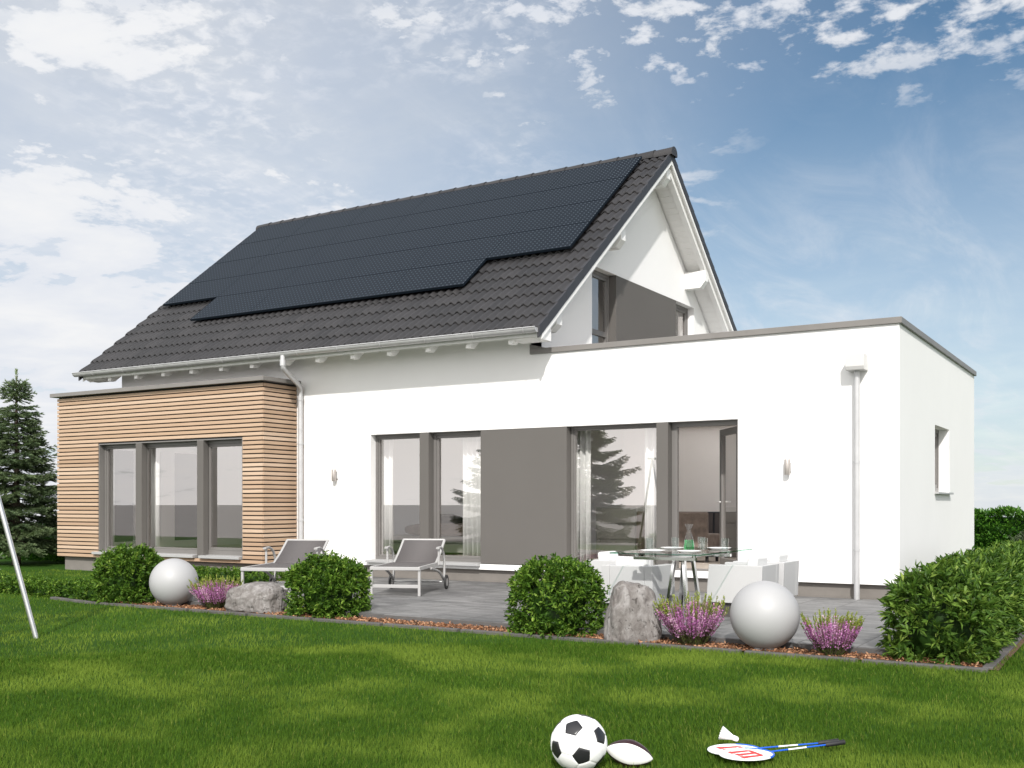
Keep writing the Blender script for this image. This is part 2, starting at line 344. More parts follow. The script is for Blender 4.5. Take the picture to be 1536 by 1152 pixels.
class MB:
    def __init__(s): s.v = []; s.f = []; s.r = []; s.uvs = []
    def add(s, vs, fs, r=.5):
        b = len(s.v); s.v += [tuple(x) for x in vs]; s.f += [tuple(b+i for i in f) for f in fs]; s.r += [r]*len(vs); return s
    def box(s, x0, x1, y0, y1, z0, z1, r=.5):
        return s.add([(x0, y0, z0), (x1, y0, z0), (x1, y1, z0), (x0, y1, z0), (x0, y0, z1), (x1, y0, z1), (x1, y1, z1), (x0, y1, z1)],
                     [(0, 3, 2, 1), (4, 5, 6, 7), (0, 1, 5, 4), (1, 2, 6, 5), (2, 3, 7, 6), (3, 0, 4, 7)], r)
    def prism(s, poly, axis, a, b, r=.5):
        # poly: 2D points; axis 'x': (y,z), 'y': (x,z), 'z': (x,y)
        mk = {'x': lambda p, t: (t, p[0], p[1]), 'y': lambda p, t: (p[0], t, p[1]), 'z': lambda p, t: (p[0], p[1], t)}[axis]
        n = len(poly); vs = [mk(p, a) for p in poly] + [mk(p, b) for p in poly]
        fs = [tuple(range(n))[::-1], tuple(range(n, 2*n))] + [(i, (i+1) % n, n+(i+1) % n, n+i) for i in range(n)]
        return s.add(vs, fs, r)
    def tube(s, path, rad, n=12, caps=True, r=.5):
        P = [Vector(p) for p in path]; rads = rad if isinstance(rad, (list, tuple)) else [rad]*len(P)
        vs = []; up = None
        for i, p in enumerate(P):
            tdir = (P[min(i+1, len(P)-1)] - P[max(i-1, 0)]).normalized()
            if up is None: up = Vector((0, 0, 1)) if abs(tdir.z) < .9 else Vector((1, 0, 0))
            a = tdir.cross(up).normalized(); b = a.cross(tdir).normalized(); up = b
            for k in range(n):
                q = 2*math.pi*k/n; vs.append(p + (a*math.cos(q) + b*math.sin(q))*rads[i])
        fs = []
        for i in range(len(P)-1):
            for k in range(n): fs.append((i*n+k, i*n+(k+1) % n, (i+1)*n+(k+1) % n, (i+1)*n+k))
        if caps: fs += [tuple(range(n))[::-1], tuple(range((len(P)-1)*n, len(P)*n))]
        return s.add(vs, fs, r)
    def lathe(s, prof, n=24, c=(0, 0, 0), r=.5):
        vs = []; fs = []
        for (rd, z) in prof:
            for k in range(n):
                q = 2*math.pi*k/n; vs.append((c[0]+rd*math.cos(q), c[1]+rd*math.sin(q), c[2]+z))
        for i in range(len(prof)-1):
            for k in range(n): fs.append((i*n+k, i*n+(k+1) % n, (i+1)*n+(k+1) % n, (i+1)*n+k))
        return s.add(vs, fs, r)
    def bar(s, a, b, wd, h, r=.5):   # rectangular bar from a to b
        a = Vector(a); b = Vector(b); t_ = (b-a).normalized()
        up = Vector((0, 0, 1)) if abs(t_.z) < .95 else Vector((1, 0, 0))
        sd_ = t_.cross(up).normalized(); u2 = sd_.cross(t_).normalized()
        vs = [q + sd_*(i*wd/2) + u2*(j*h/2) for q in (a, b) for i, j in ((-1, -1), (1, -1), (1, 1), (-1, 1))]
        return s.add(vs, [(0, 1, 2, 3)[::-1], (4, 5, 6, 7), (0, 1, 5, 4), (1, 2, 6, 5), (2, 3, 7, 6), (3, 0, 4, 7)], r)
    def wall(s, u0, u1, w0, w1, a, b, holes, axis):
        # wall with openings; axis 'y': u=x, thickness a(front)..b ; axis 'x': u=y
        us = sorted({u0, u1, *[q for h in holes for q in h[:2]]}); us = [q for q in us if u0-1e-6 <= q <= u1+1e-6]
        ws = sorted({w0, w1, *[q for h in holes for q in h[2:]]}); ws = [q for q in ws if w0-1e-6 <= q <= w1+1e-6]
        P3 = (lambda u, w_, t_: (u, t_, w_)) if axis == 'y' else (lambda u, w_, t_: (t_, u, w_))
        solid = lambda i, j: 0 <= i < len(us)-1 and 0 <= j < len(ws)-1 and not any(h[0]-1e-6 <= us[i] and us[i+1] <= h[1]+1e-6 and h[2]-1e-6 <= ws[j] and ws[j+1] <= h[3]+1e-6 for h in holes)
        for i in range(len(us)-1):
            for j in range(len(ws)-1):
                if not solid(i, j): continue
                A, B, C_, D = us[i], us[i+1], ws[j], ws[j+1]
                s.add([P3(A, C_, a), P3(B, C_, a), P3(B, D, a), P3(A, D, a)], [(0, 1, 2, 3)])
                s.add([P3(A, C_, b), P3(B, C_, b), P3(B, D, b), P3(A, D, b)], [(3, 2, 1, 0)])
                if not solid(i-1, j): s.add([P3(A, C_, a), P3(A, D, a), P3(A, D, b), P3(A, C_, b)], [(0, 1, 2, 3)])
                if not solid(i+1, j): s.add([P3(B, C_, a), P3(B, C_, b), P3(B, D, b), P3(B, D, a)], [(0, 1, 2, 3)])
                if not solid(i, j-1): s.add([P3(A, C_, a), P3(A, C_, b), P3(B, C_, b), P3(B, C_, a)], [(0, 1, 2, 3)])
                if not solid(i, j+1): s.add([P3(A, D, a), P3(B, D, a), P3(B, D, b), P3(A, D, b)], [(0, 1, 2, 3)])
        return s
    def build(s, name, m, parent=None, world=False, smooth=None, bevel=0., fixn=True):
        o = mesh_obj(name, s.v, s.f, m, parent, world, None, s.r)
        if fixn:
            bm = bmesh.new(); bm.from_mesh(o.data); bmesh.ops.recalc_face_normals(bm, faces=bm.faces); bm.to_mesh(o.data); bm.free()
        if smooth is not None:
            o.data.polygons.foreach_set('use_smooth', np.ones(len(o.data.polygons), dtype=bool)); o.data.set_sharp_from_angle(angle=R_(smooth))
        if bevel:
            bv = o.modifiers.new('bevel', 'BEVEL'); bv.width = bevel; bv.segments = 2; bv.limit_method = 'ANGLE'; bv.angle_limit = R_(40)
        return o
def ibez(P, n):
    out = []
    P = [Vector(p) for p in P]
    for i in range(len(P)-1):
        p0 = P[max(i-1, 0)]; p1 = P[i]; p2 = P[i+1]; p3 = P[min(i+2, len(P)-1)]
        for k in range(n):
            t_ = k/n
            out.append(.5*((2*p1) + (p2-p0)*t_ + (2*p0-5*p1+4*p2-p3)*t_*t_ + (3*p1-p0-3*p2+p3)*t_**3))
    out.append(P[-1]); return out
def copy_tree(o, parent=None):
    c = o.copy(); col.objects.link(c)
    if parent is not None: c.parent = parent
    for ch in list(o.children): copy_tree(ch, c)
    return c

# ------------------------------------------------------------------ the setting
GZ = -.07
# the plot lies on a rise: level in front, falling away behind the hedges
mesh_obj('lawn', [(-600, -600, GZ), (600, -600, GZ), (600, 16.5, GZ), (-600, 16.5, GZ), (600, 600, -70), (-600, 600, -70)], [(0, 1, 2, 3), (3, 2, 4, 5)], m_lawn)['kind'] = 'structure'
m_bounce = mat('added_pale_paving', (.24, .232, .225), .85, bump=.2, bscale=30, var=.08, vscale=1.5)  # unseen pale ground added behind the viewer, greys the window reflections
o = mesh_obj('added_forecourt', [(-590, -590, GZ+.004), (590, -590, GZ+.004), (590, -15.2, GZ+.004), (-590, -15.2, GZ+.004)], [(0, 1, 2, 3)], m_bounce); o['kind'] = 'structure'
o = MB().box(-11.5, -1.75, -4.55, -.002, -.3, 0.).build('terrace', m_terrace, bevel=.004); o['kind'] = 'structure'
o = MB().box(-11.5, -1.75, -4.575, -4.551, -.25, -.004).build('terrace_edge', kerb_m, bevel=.003); o['kind'] = 'structure'
b = MB(); b.add([(-11.55, -4.90, -.055), (-1.0, -4.90, -.055), (-1.0, -4.545, -.055), (-11.55, -4.545, -.055)], [(0, 1, 2, 3)])
b.add([(-1.76, -4.545, -.055), (-1.0, -4.545, -.055), (-1.0, 9, -.055), (-1.76, 9, -.055)], [(0, 1, 2, 3)])
o = b.build('planting_bed', mat('bed_soil', (.10, .055, .032), .95, bump=.8, bscale=40, var=.3, vscale=20)); o['kind'] = 'structure'
# kerb: slim concrete edging laid in lengths, bending back at both ends
b = MB()
def kerb_run(p0, p1, n):
    p0 = Vector(p0); p1 = Vector(p1)
    for i in range(n):
        a = p0.lerp(p1, i/n + .002); c = p0.lerp(p1, (i+1)/n - .002)
        b.bar((a.x, a.y, -.095), (c.x, c.y, -.095), .075, .11)
kerb_run((-11.62, -4.945, 0), (-1.045, -4.945, 0), 11)
kerb_run((-1.08, -4.90, 0), (-1.08, 9, 0), 14)
kerb_run((-11.62, -4.93, 0), (-12.5, -4.78, 0), 1)
o = b.build('kerb', kerb_m, bevel=.006); o['kind'] = 'structure'

# ------------------------------------------------------------------ the house
RX0, RX1 = -17.62, -7.44          # roof ends
YR, DEP = 4.2, 8.4                # ridge line, depth
HX0, HX1 = -17.15, -7.936
AX1 = -2.682                      # right end of the flat extension
sl = .80
surf = lambda y: 3.70 + sl*(min(y, 2*YR-y)+.6)
house = thing('house', 'white house with dark gable roof, solar panels, larch clad bay and flat roofed extension', 'house', (-9.9, 4.2, 0))
H = dict(parent=house, world=True)
# facade with its openings
OP = (-10.981, -4.741, .27, 2.325)
MB().wall(HX0, AX1, .185, 3.42, 0., .32, [OP, (HX0, -12.95, .185, 2.72)], 'y').build('wall', render_white, **H, fixn=False)
MB().wall(HX0, HX1, 3.42, 3.92, 0., .32, [], 'y').build('wall', render_white, **H, fixn=False)
# gable wall on the right, above the extension
gop = (2.0, 6.52, 3.55, 5.14)
b = MB()
ys = [0., 2.0, 4.2, 6.52, 8.4]
under = lambda y: surf(y) - .22
for i in range(len(ys)-1):
    y0, y1 = ys[i], ys[i+1]; inn = y0 >= 2.0 and y1 <= 6.52
    zb = 5.14 if inn else 3.2
    b.add([(HX1, y0, zb), (HX1, y1, zb), (HX1, y1, under(y1)), (HX1, y0, under(y0))], [(0, 1, 2, 3)])
    b.add([(HX1-.3, y0, zb), (HX1-.3, y1, zb), (HX1-.3, y1, under(y1)), (HX1-.3, y0, under(y0))], [(3, 2, 1, 0)])
    if inn:
        b.add([(HX1, y0, 5.14), (HX1, y1, 5.14), (HX1-.3, y1, 5.14), (HX1-.3, y0, 5.14)], [(0, 1, 2, 3)])
        b.add([(HX1, y0, 3.2), (HX1, y1, 3.2), (HX1, y1, 3.55), (HX1, y0, 3.55)], [(0, 1, 2, 3)])
        b.add([(HX1, y0, 3.55), (HX1, y1, 3.55), (HX1-.3, y1, 3.55), (HX1-.3, y0, 3.55)], [(0, 1, 2, 3)])
for y_ in (2.0, 6.52): b.add([(HX1, y_, 3.55), (HX1, y_, 5.14), (HX1-.3, y_, 5.14), (HX1-.3, y_, 3.55)], [(0, 1, 2, 3)])
b.build('wall', render_white, **H, fixn=False)
# left gable and back wall
b = MB().prism([(0.01, 3.0), (DEP, 3.0), (DEP, 3.9), (YR, under(YR)), (0.01, 3.9)], 'x', HX0, HX0+.3); b.build('wall', render_white, **H)
MB().wall(HX0+.3, HX1-.001, .185, 3.3, 8.1, DEP, [(-16.7, -8.3, .4, 2.6)], 'y').build('wall', render_white, **H, fixn=False)  # unseen rear opening added to light the translucent walls
MB().box(HX0+.3, HX1-.3, 8.1, DEP, 3.3, 3.9).build('wall', render_white, **H)
# extension side wall with its window, back part and flat roof
YE = 6.318
MB().wall(.32, YE, .185, 3.42, AX1, AX1-.32, [(2.47, 3.70, 1.365, 2.325)], 'x').build('wall', render_white, **H, fixn=False)
MB().wall(HX1, AX1-.321, .185, 3.41, YE-.32, YE-.001, [(-7.6, -3.2, .4, 2.6)], 'y').build('wall', render_white, **H, fixn=False)  # rear opening added for daylight, out of view
RL = (-7.75, -3.1, .75, 4.45)        # rooflight added out of view to brighten the extension, opal panels
b = MB()
def holed(z0, z1, x0, x1, y0, y1):
    b.box(x0, RL[0], y0, y1, z0, z1); b.box(RL[1], x1, y0, y1, z0, z1); b.box(RL[0], RL[1], y0, RL[2], z0, z1); b.box(RL[0], RL[1], RL[3], y1, z0, z1)
holed(3.28, 3.40, HX1+.01, AX1-.02, .03, YE-.02); b.build('flat_roof', cap_grey, **H)
b = MB(); b.box(RL[0]-.1, RL[1]+.1, RL[2]-.1, RL[3]+.1, 3.402, 3.43); opal = bpy.data.materials.new('added_opal_rooflight'); opal.use_nodes = True; t = NT(opal.node_tree)
t.n('ShaderNodeOutputMaterial', Surface=t.n('ShaderNodeBsdfTranslucent', Color=(.92, .92, .90, 1)).outputs[0])
mesh_obj('added_rooflight', [(RL[0]-.1, RL[2]-.1, 3.405), (RL[1]+.1, RL[2]-.1, 3.405), (RL[1]+.1, RL[3]+.1, 3.405), (RL[0]-.1, RL[3]+.1, 3.405)], [(0, 1, 2, 3)], opal, house, True)
b = MB(); b.box(HX1-.004, AX1+.034, -.034, .36, 3.418, 3.496); b.box(AX1-.36, AX1+.034, .36, YE+.034, 3.418, 3.496)
b.build('parapet_cap', cap_grey, **H, bevel=.004)
MB().prism([(HX1-.004, 3.497), (HX1+.26, 3.497), (HX1-.004, 3.565)], 'y', -.030, .004).build('flashing', cap_grey, **H)
# plinth
b = MB(); b.box(HX0+.03, AX1-.06, .07, .3, -.2, .184); b.box(AX1-.3, AX1-.06, .3, YE-.03, -.2, .184); b.box(HX0+.03, HX0+.3, .3, DEP, -.2, .184)
b.build('plinth', plinth_grey, **H)
MB().box(HX0, AX1-.03, .03, .068, -.004, .02).build('drip_strip', plinth_grey, **H)
# grey infill panel and the two posts between the windows, flush with the render
GP = dict(**H, bevel=.003)
MB().box(-8.829, -7.331, -.004, .25, .278, 2.322).build('facade_panel', panel_grey, **GP)
MB().box(-9.986, -9.81, -.004, .22, .278, 2.322).build('post', panel_grey, **GP)
MB().box(-5.915, -5.741, -.004, .22, .278, 2.322).build('post', panel_grey, **GP)

def window(x0, x1, z0, z1, y, axis='y', fw=.055, sash=.05, sill=None, bar=None, dep=.07, pane=True, sgn=1):
    """a glazed unit: frame (window), pane and sill are its pieces. axis 'y' faces -Y, axis 'x' faces +X"""
    T = (lambda bb, a, c, z_0, z_1, d0, d1: bb.box(a, c, y+d0, y+d1, z_0, z_1)) if axis == 'y' else (lambda bb, a, c, z_0, z_1, d0, d1: bb.box(y-d1, y-d0, a, c, z_0, z_1))
    b = MB()
    T(b, x0, x1, z0, z0+fw*1.3, 0, dep); T(b, x0, x1, z1-fw, z1, 0, dep)
    T(b, x0, x0+fw, z0+fw*1.3, z1-fw, 0, dep); T(b, x1-fw, x1, z0+fw*1.3, z1-fw, 0, dep)
    o = b.build('window', frame_grey, **H, bevel=.003)
    a0, a1, c0, c1 = x0+fw+.001, x1-fw-.001, z0+fw*1.3+.001, z1-fw-.001
    b = MB()
    if sash:
        T(b, a0, a1, c0, c0+sash, .012, dep-.01); T(b, a0, a1, c1-sash, c1, .012, dep-.01)
        T(b, a0, a0+sash, c0+sash, c1-sash, .012, dep-.01); T(b, a1-sash, a1, c0+sash, c1-sash, .012, dep-.01)
        if bar: T(b, a0+sash, a1-sash, bar-.045, bar+.045, .008, dep-.01)
        b.build('frame', frame_grey, o, True, bevel=.003)
    if pane:
        pa, pb, pc, pd = a0+sash-.004, a1-sash+.004, c0+sash-.004, c1-sash+.004; t_ = y + .04*(1 if axis == 'y' else -1)
        vs = [(pa, t_, pc), (pb, t_, pc), (pb, t_, pd), (pa, t_, pd)] if axis == 'y' else [(t_, pa, pc), (t_, pb, pc), (t_, pb, pd), (t_, pa, pd)]
        mesh_obj('pane', vs, [(0, 1, 2, 3)], pane_m, o, True)
    return o
def sill(x0, x1, y0, y1, z0, z1, parent):
    MB().prism([(y0, z0), (y0, z1-.012), (y1, z1), (y1, z0)], 'x', x0, x1).build('sill', sill_grey, parent, True, bevel=.003)
RC = .13
w1 = window(-10.981, -9.987, .27, 2.325, RC, fw=.045, sash=.03)
sill(-11.036, -9.70, -.075, .12, .236, .285, w1)
w2 = window(-9.809, -8.831, .27, 2.325, RC, fw=.05, sash=.04)
sill(-9.698, -8.832, -.075, .12, .236, .285, w2)
w3 = window(-7.329, -5.917, .27, 2.325, RC, fw=.04, sash=.02)
# open terrace door: fixed frame and a leaf swung inwards
b = MB(); b.box(-5.74, -5.66, RC, RC+.07, .27, 2.325); b.box(-4.80, -4.742, RC, RC+.07, .27, 2.325); b.box(-5.66, -4.80, RC, RC+.07, 2.255, 2.325); b.box(-5.66, -4.80, RC, RC+.07, .27, .30)
dfr = b.build('door_frame', frame_grey, **H, bevel=.003)
hinge = Vector((-4.81, RC+.075, 0)); al = R_(53)
dv = Vector((-math.cos(al), math.sin(al), 0)); nv = Vector((math.sin(al), math.cos(al), 0))
def leafbox(bb, s0, s1, z0, z1, t0, t1):
    vs = []
    for z in (z0, z1):
        for s__, t_ in ((s0, t0), (s1, t0), (s1, t1), (s0, t1)): vs.append(hinge + dv*s__ + nv*t_ + Vector((0, 0, z)))
    bb.add(vs, [(0, 3, 2, 1), (4, 5, 6, 7), (0, 1, 5, 4), (1, 2, 6, 5), (2, 3, 7, 6), (3, 0, 4, 7)])
b = MB()
leafbox(b, 0, .09, .31, 2.25, 0, .065); leafbox(b, .76, .85, .31, 2.25, 0, .065); leafbox(b, .09, .76, 2.16, 2.25, 0, .065); leafbox(b, .09, .76, .31, .42, 0, .065)
door = b.build('door', frame_grey, **H, bevel=.003)
mesh_obj('pane', [hinge+dv*s__+nv*.03+Vector((0, 0, z)) for s__, z in ((.087, .417), (.763, .417), (.763, 2.163), (.087, 2.163))], [(0, 1, 2, 3)], pane_m, door, True)
b = MB(); b.tube([hinge+dv*.80+nv*-.001+Vector((0, 0, 1.22)), hinge+dv*.80+nv*-.05+Vector((0, 0, 1.22)), hinge+dv*.69+nv*-.05+Vector((0, 0, 1.22))], .009, 8); b.build('handle', alu, door, True)
# gable windows and panel
MB().box(HX1-.25, HX1+.004, 2.91, 5.584, 3.53, 5.137).build('facade_panel', panel_grey, **GP)
window(2.002, 2.908, 3.53, 5.137, HX1-.13, 'x', fw=.06, bar=4.10)
wr = window(5.586, 6.518, 3.53, 5.137, HX1-.13, 'x', fw=.06)
ws = window(2.47, 3.70, 1.365, 2.325, AX1-.15, 'x', fw=.055)
MB().box(AX1-.14, AX1+.06, 2.44, 3.73, 1.335, 1.364).build('sill', sill_grey, ws, True, bevel=.003)

# larch clad bay
BX0, BX1, BY = -18.0, -12.588, -.815
Z0, Z1, NS = .19, 3.213, 41
pit = (Z1-Z0)/NS
rng = random.Random(4)
def slat(bb, a, c, z, face, r):
    # profiled slat: slightly sloped top edge, 22 mm thick
    h0, h1 = z+.004, z+pit-.016
    if face == 'front': bb.prism([(BY+.022, h0), (BY+.002, h0), (BY, h0+.006), (BY, h1-.002), (BY+.003, h1), (BY+.022, h1)], 'x', a, c, r)
    elif face == 'right': bb.prism([(BX1-.022, h0), (BX1-.002, h0), (BX1, h0+.006), (BX1, h1-.002), (BX1-.003, h1), (BX1-.022, h1)], 'y', a, c, r)
    else: bb.prism([(BX0+.022, h0), (BX0+.002, h0), (BX0, h0+.006), (BX0, h1-.002), (BX0+.003, h1), (BX0+.022, h1)], 'y', a, c, r)
b = MB(); WX0, WX1, WZ0, WZ1 = -16.787, -13.067, .26, 2.306
for i in range(NS):
    z = Z0 + i*pit; rv = rng.random()
    if z+pit*.5 > WZ0 and z+pit*.5 < WZ1:
        slat(b, BX0+.004, WX0-.004, z, 'front', rv); slat(b, WX1+.004, BX1-.012, z, 'front', (rv+rng.uniform(-.15, .15)) % 1)
    else: slat(b, BX0+.004, BX1-.012, z, 'front', rv)
    slat(b, BY+.012, -.012, z, 'right', (rv+rng.uniform(-.25, .25)) % 1); slat(b, BY+.008, DEP, z, 'left', rng.random())
b.build('cladding', m_wood, **H)
b = MB(); b.wall(BX0+.026, BX1-.026, .19, 3.22, BY+.024, BY+.10, [(WX0, WX1, WZ0-.01, WZ1)], 'y')
b.wall(BY+.10, 0., .19, 3.22, BX1-.026, BX1-.12, [], 'x'); b.wall(BY+.10, DEP, .19, 3.22, BX0+.026, BX0+.12, [], 'x')
b.box(BX0+.12, HX0+.3, DEP-.1, DEP, .19, 3.22)
b.build('backing_wall', black, **H, fixn=False)
b = MB(); b.box(-18.10, -12.50, -.905, -.60, 3.228, 3.298); b.box(-12.80, -12.50, -.60, -.003, 3.228, 3.298); b.box(-18.10, -17.8, -.60, DEP+.05, 3.228, 3.298)
b.build('parapet_cap', cap_grey, **H, bevel=.004)
b = MB(); b.box(BX0+.1, BX1-.1, BY+.1, BY+.2, 3.12, 3.215); b.build('flat_roof', cap_grey, **H); MB().box(BX0+.1, HX0-.001, 5.2, DEP-.1, 3.12, 3.215).build('flat_roof', cap_grey, **H)
for q in ((BX0+.12, BX1-.12, BY+.2, -.002), (BX0+.12, HX0-.002, -.002, 5.2)):  # opal roof panels added to brighten the bay, hidden from view
    mesh_obj('added_rooflight', [(q[0], q[2], 3.17), (q[1], q[2], 3.17), (q[1], q[3], 3.17), (q[0], q[3], 3.17)], [(0, 1, 2, 3)], opal, house, True)
b = MB(); b.box(-17.89, -12.66, -.72, 0.028, -.2, .188); b.box(-17.89, -17.2, .03, DEP-.05, -.2, .188); b.build('plinth', plinth_grey, **H)
# bay windows: lining, posts and three glazed units
b = MB(); b.box(WX0-.0, WX0+.02, BY+.012, BY+.2, WZ0, WZ1); b.box(WX1-.02, WX1, BY+.012, BY+.2, WZ0, WZ1); b.box(WX0+.02, WX1-.02, BY+.012, BY+.2, WZ1-.02, WZ1)
b.build('window_lining', frame_grey, **H)
MB().box(-15.751, -15.59, BY+.006, BY+.122, .30, WZ1-.021).build('post', panel_grey, **GP)
MB().box(-14.162, -14.005, BY+.006, BY+.122, .30, WZ1-.021).build('post', panel_grey, **GP)
YB = BY + .125
wa = window(WX0+.021, -15.69, .31, WZ1-.021, YB, fw=.045, sash=.03)
wb = window(-15.689, -14.09, .31, WZ1-.021, YB, fw=.055, sash=.03)
wc = window(-14.089, WX1-.021, .31, WZ1-.021, YB, fw=.06, sash=.05)
sill(-16.90, -14.20, BY-.06, YB, .255, .312, wb); sill(-14.06, -13.09, BY-.06, YB, .255, .312, wc)

# interior: floor, ceilings, walls of two rooms and the bay
b = MB(); b.box(BX0+.12, AX1-.33, .33, 8.0, .15, .27); b.build('floor', m_floor, **H)
MB().box(-17.86, -12.75, BY+.1, .33, .15, .271).build('floor', mat('pale_floor', (.62, .58, .54), .5, var=.04), **H)
b = MB(); holed(2.62, 2.72, HX0+.3, AX1-.33, .33, 8.0); b.build('ceiling', ceil_m, **H)
b = MB(); b.wall(RL[0], RL[1], 2.72, 3.28, RL[2]-.02, RL[2]-.01, [], 'y'); b.wall(RL[0], RL[1], 2.72, 3.28, RL[3]+.01, RL[3]+.02, [], 'y'); b.wall(RL[2], RL[3], 2.72, 3.28, RL[0]-.02, RL[0]-.01, [], 'x'); b.wall(RL[2], RL[3], 2.72, 3.28, RL[1]+.01, RL[1]+.02, [], 'x'); b.build('added_light_shaft', ceil_m, **H, fixn=False)  # shaft below the added roof glazing
frost = bpy.data.materials.new('added_frosted_partition'); frost.use_nodes = True; t = NT(frost.node_tree)  # back walls made translucent, added to pass rear daylight into the rooms
fd = t.n('ShaderNodeBsdfDiffuse', Color=(.78, .72, .70, 1)); ft = t.n('ShaderNodeBsdfTranslucent', Color=(.86, .79, .765, 1))
t.n('ShaderNodeOutputMaterial', Surface=t.n('ShaderNodeMixShader', i0=.62, i1=fd.outputs[0], i2=ft.outputs[0]).outputs[0])
mesh_obj('added_partition', [(-12.9, 4.6, .27), (-8.6, 4.6, .27), (-8.6, 4.6, 2.62), (-12.9, 4.6, 2.62)], [(0, 1, 2, 3)], frost, house, True)
MB().box(-8.599, AX1-.33, 4.6, 4.7, .27, 2.62).build('interior_wall', mauve, **H)
for ya, yb in ((.33, 2.45), (3.72, 4.59)): MB().box(AX1-.42, AX1-.33, ya, yb, .27, 2.62).build('interior_wall', mauve, **H)
b = MB(); b.wall(BY+.1, 5.2, .27, 2.62, -17.80, -17.86, [(.295, .844, .42, 2.27), (1.247, 1.505, .41, 2.27), (1.858, 2.60, .41, 2.27)], 'x')
b.build('interior_wall', ceil_m, **H, fixn=False)
mesh_obj('added_partition', [(-17.79, 5.2, .27), (-12.9, 5.2, .27), (-12.9, 5.2, 2.62), (-17.79, 5.2, 2.62)], [(0, 1, 2, 3)], frost, house, True)
MB().box(-12.98, -12.84, .33, 1.2, .27, 2.62).build('interior_wall', ceil_m, **H)
MB().box(-17.875, -17.864, BY+.1, 5.2, .27, 2.62).build('interior_wall', navy, **H)  # dark board behind the bay openings, unlit depth put into its colour

# roof: profiled concrete tiles in courses, both slopes
def tile_slope(front=True):
    nroll = 68; seg = 8; ncr = 18
    xs = np.linspace(RX0, RX1-.03, nroll*seg+1)
    ph = (np.arange(nroll*seg+1) % seg)/seg
    prof = np.where(ph < .62, np.sin(np.pi*np.clip(ph/.62, 0, 1))**.8*.034, -.008*np.sin(np.pi*(ph-.62)/.38))
    y0, y1 = -.62, YR
    rows = []; rv = []
    gen = np.random.default_rng(3)
    for c in range(ncr):
        ya = y0 + (y1-y0)*c/ncr; yb = y0 + (y1-y0)*(c+1)/ncr
        jit = np.repeat(gen.random(nroll//2+1), seg*2)[:len(xs)]
        jz = (np.repeat(gen.random(nroll//2+1), seg*2)[:len(xs)]-.5)*.003
        for (yy, hgt, k) in ((ya+.055, .000, .9), (ya+.002, .026, 1.), (ya, .044, 1.), (ya+.03, .047, 1.), (yb+.055, .004, .9)):
            yw = yy if front else 2*YR - yy
            rows.append(np.stack([xs, np.full_like(xs, yw), np.full_like(xs, 0)+surf(yy)+hgt+prof*k+jz - .012], 1)); rv.append(jit)
    V = np.concatenate(rows); n = len(xs); nr = len(rows)
    i = np.arange(nr-1)[:, None]*n + np.arange(n-1)[None]
    F = np.stack([i, i+1, i+n+1, i+n], -1).reshape(-1, 4)
    if not front: F = F[:, ::-1]
    return V, F, np.concatenate(rv)
V1, F1, r1 = tile_slope(True)
V2, F2, r2 = tile_slope(False)
roof = mesh_obj('roof', np.concatenate([V1, V2]), np.concatenate([F1, F2+len(V1)]), m_tile, house, True, 40, np.concatenate([r1, r2]))
b = MB(); nrt = 28
for i in range(nrt):
    xa = RX0-.03 + (RX1-RX0+.05)*i/nrt; xb = xa + (RX1-RX0+.05)/nrt + .03
    vs = []; fs = []; n = 12
    for (x_, rad, dz_) in ((xa, .108, .0), (xb-.05, .114, .004), (xb, .118, .007)):
        for k in range(n+1):
            q = math.pi*(-.08 + 1.16*k/n); vs.append((x_, YR + rad*1.15*math.cos(q), surf(YR) - .045 + dz_ + rad*1.12*math.sin(q)))
    for j in range(2):
        for k in range(n): fs.append((j*(n+1)+k, j*(n+1)+k+1, (j+1)*(n+1)+k+1, (j+1)*(n+1)+k))
    fs.append(tuple(range(2*(n+1), 3*(n+1)))); fs.append(tuple(range(0, n+1)))
    b.add(vs, fs, rng.random())
b.build('ridge_tiles', m_tile, roof, True, smooth=40)
for xe, sgn in ((RX1, 1), (RX0, -1)):     # verge tiles: stepped dark side pieces, then the white bargeboard under them
    b = MB()
    for side in (1, -1):
        for c in range(18):
            ya = -.62 + (YR+.62)*c/18; yb = -.62 + (YR+.62)*(c+1)/18 + .015
            yb = min(yb, YR)
            pa = [(ya, surf(ya)+.038), (yb, surf(yb)+.016), (yb, surf(yb)-.135), (ya, surf(ya)-.135)]
            if side < 0: pa = [(2*YR-y_, z_) for y_, z_ in pa]
            e = .0015*(c % 2)
            b.prism(pa, 'x', xe-.03*sgn, xe+.006*sgn+e*sgn, rng.random())
    b.build('verge_tiles', verge_m, roof, True)
    b = MB()
    pl = [(-.53, surf(-.53)-.14), (YR, surf(YR)-.14), (2*YR+.53, surf(-.53)-.14), (2*YR+.53, surf(-.53)-.215), (YR, surf(YR)-.215), (-.53, surf(-.53)-.215)]
    b.prism(pl, 'x', xe-.035*sgn, xe-.004*sgn); b.build('bargeboard', paint_white, roof, True)
# boarded soffit
b = MB()
for side in (1, -1):
    nb_ = 44
    for c in range(nb_):
        ya = -.52 + (YR+.52)*c/nb_ + .002; yb = -.52 + (YR+.52)*(c+1)/nb_ - .002
        pa = [(ya, surf(ya)-.16), (yb, surf(yb)-.16), (yb, surf(yb)-.19), (ya, surf(ya)-.19)]
        if side < 0: pa = [(2*YR-y_, z_) for y_, z_ in pa]
        b.prism(pa, 'x', RX0+.036, RX1-.036)
b.prism([(-.55, surf(-.55)-.09), (YR, surf(YR)-.09), (2*YR+.55, surf(-.55)-.09), (2*YR+.55, surf(-.55)-.158), (YR, surf(YR)-.158), (-.55, surf(-.55)-.158)], 'x', RX0+.037, RX1-.037)
b.build('soffit', paint_white, roof, True)
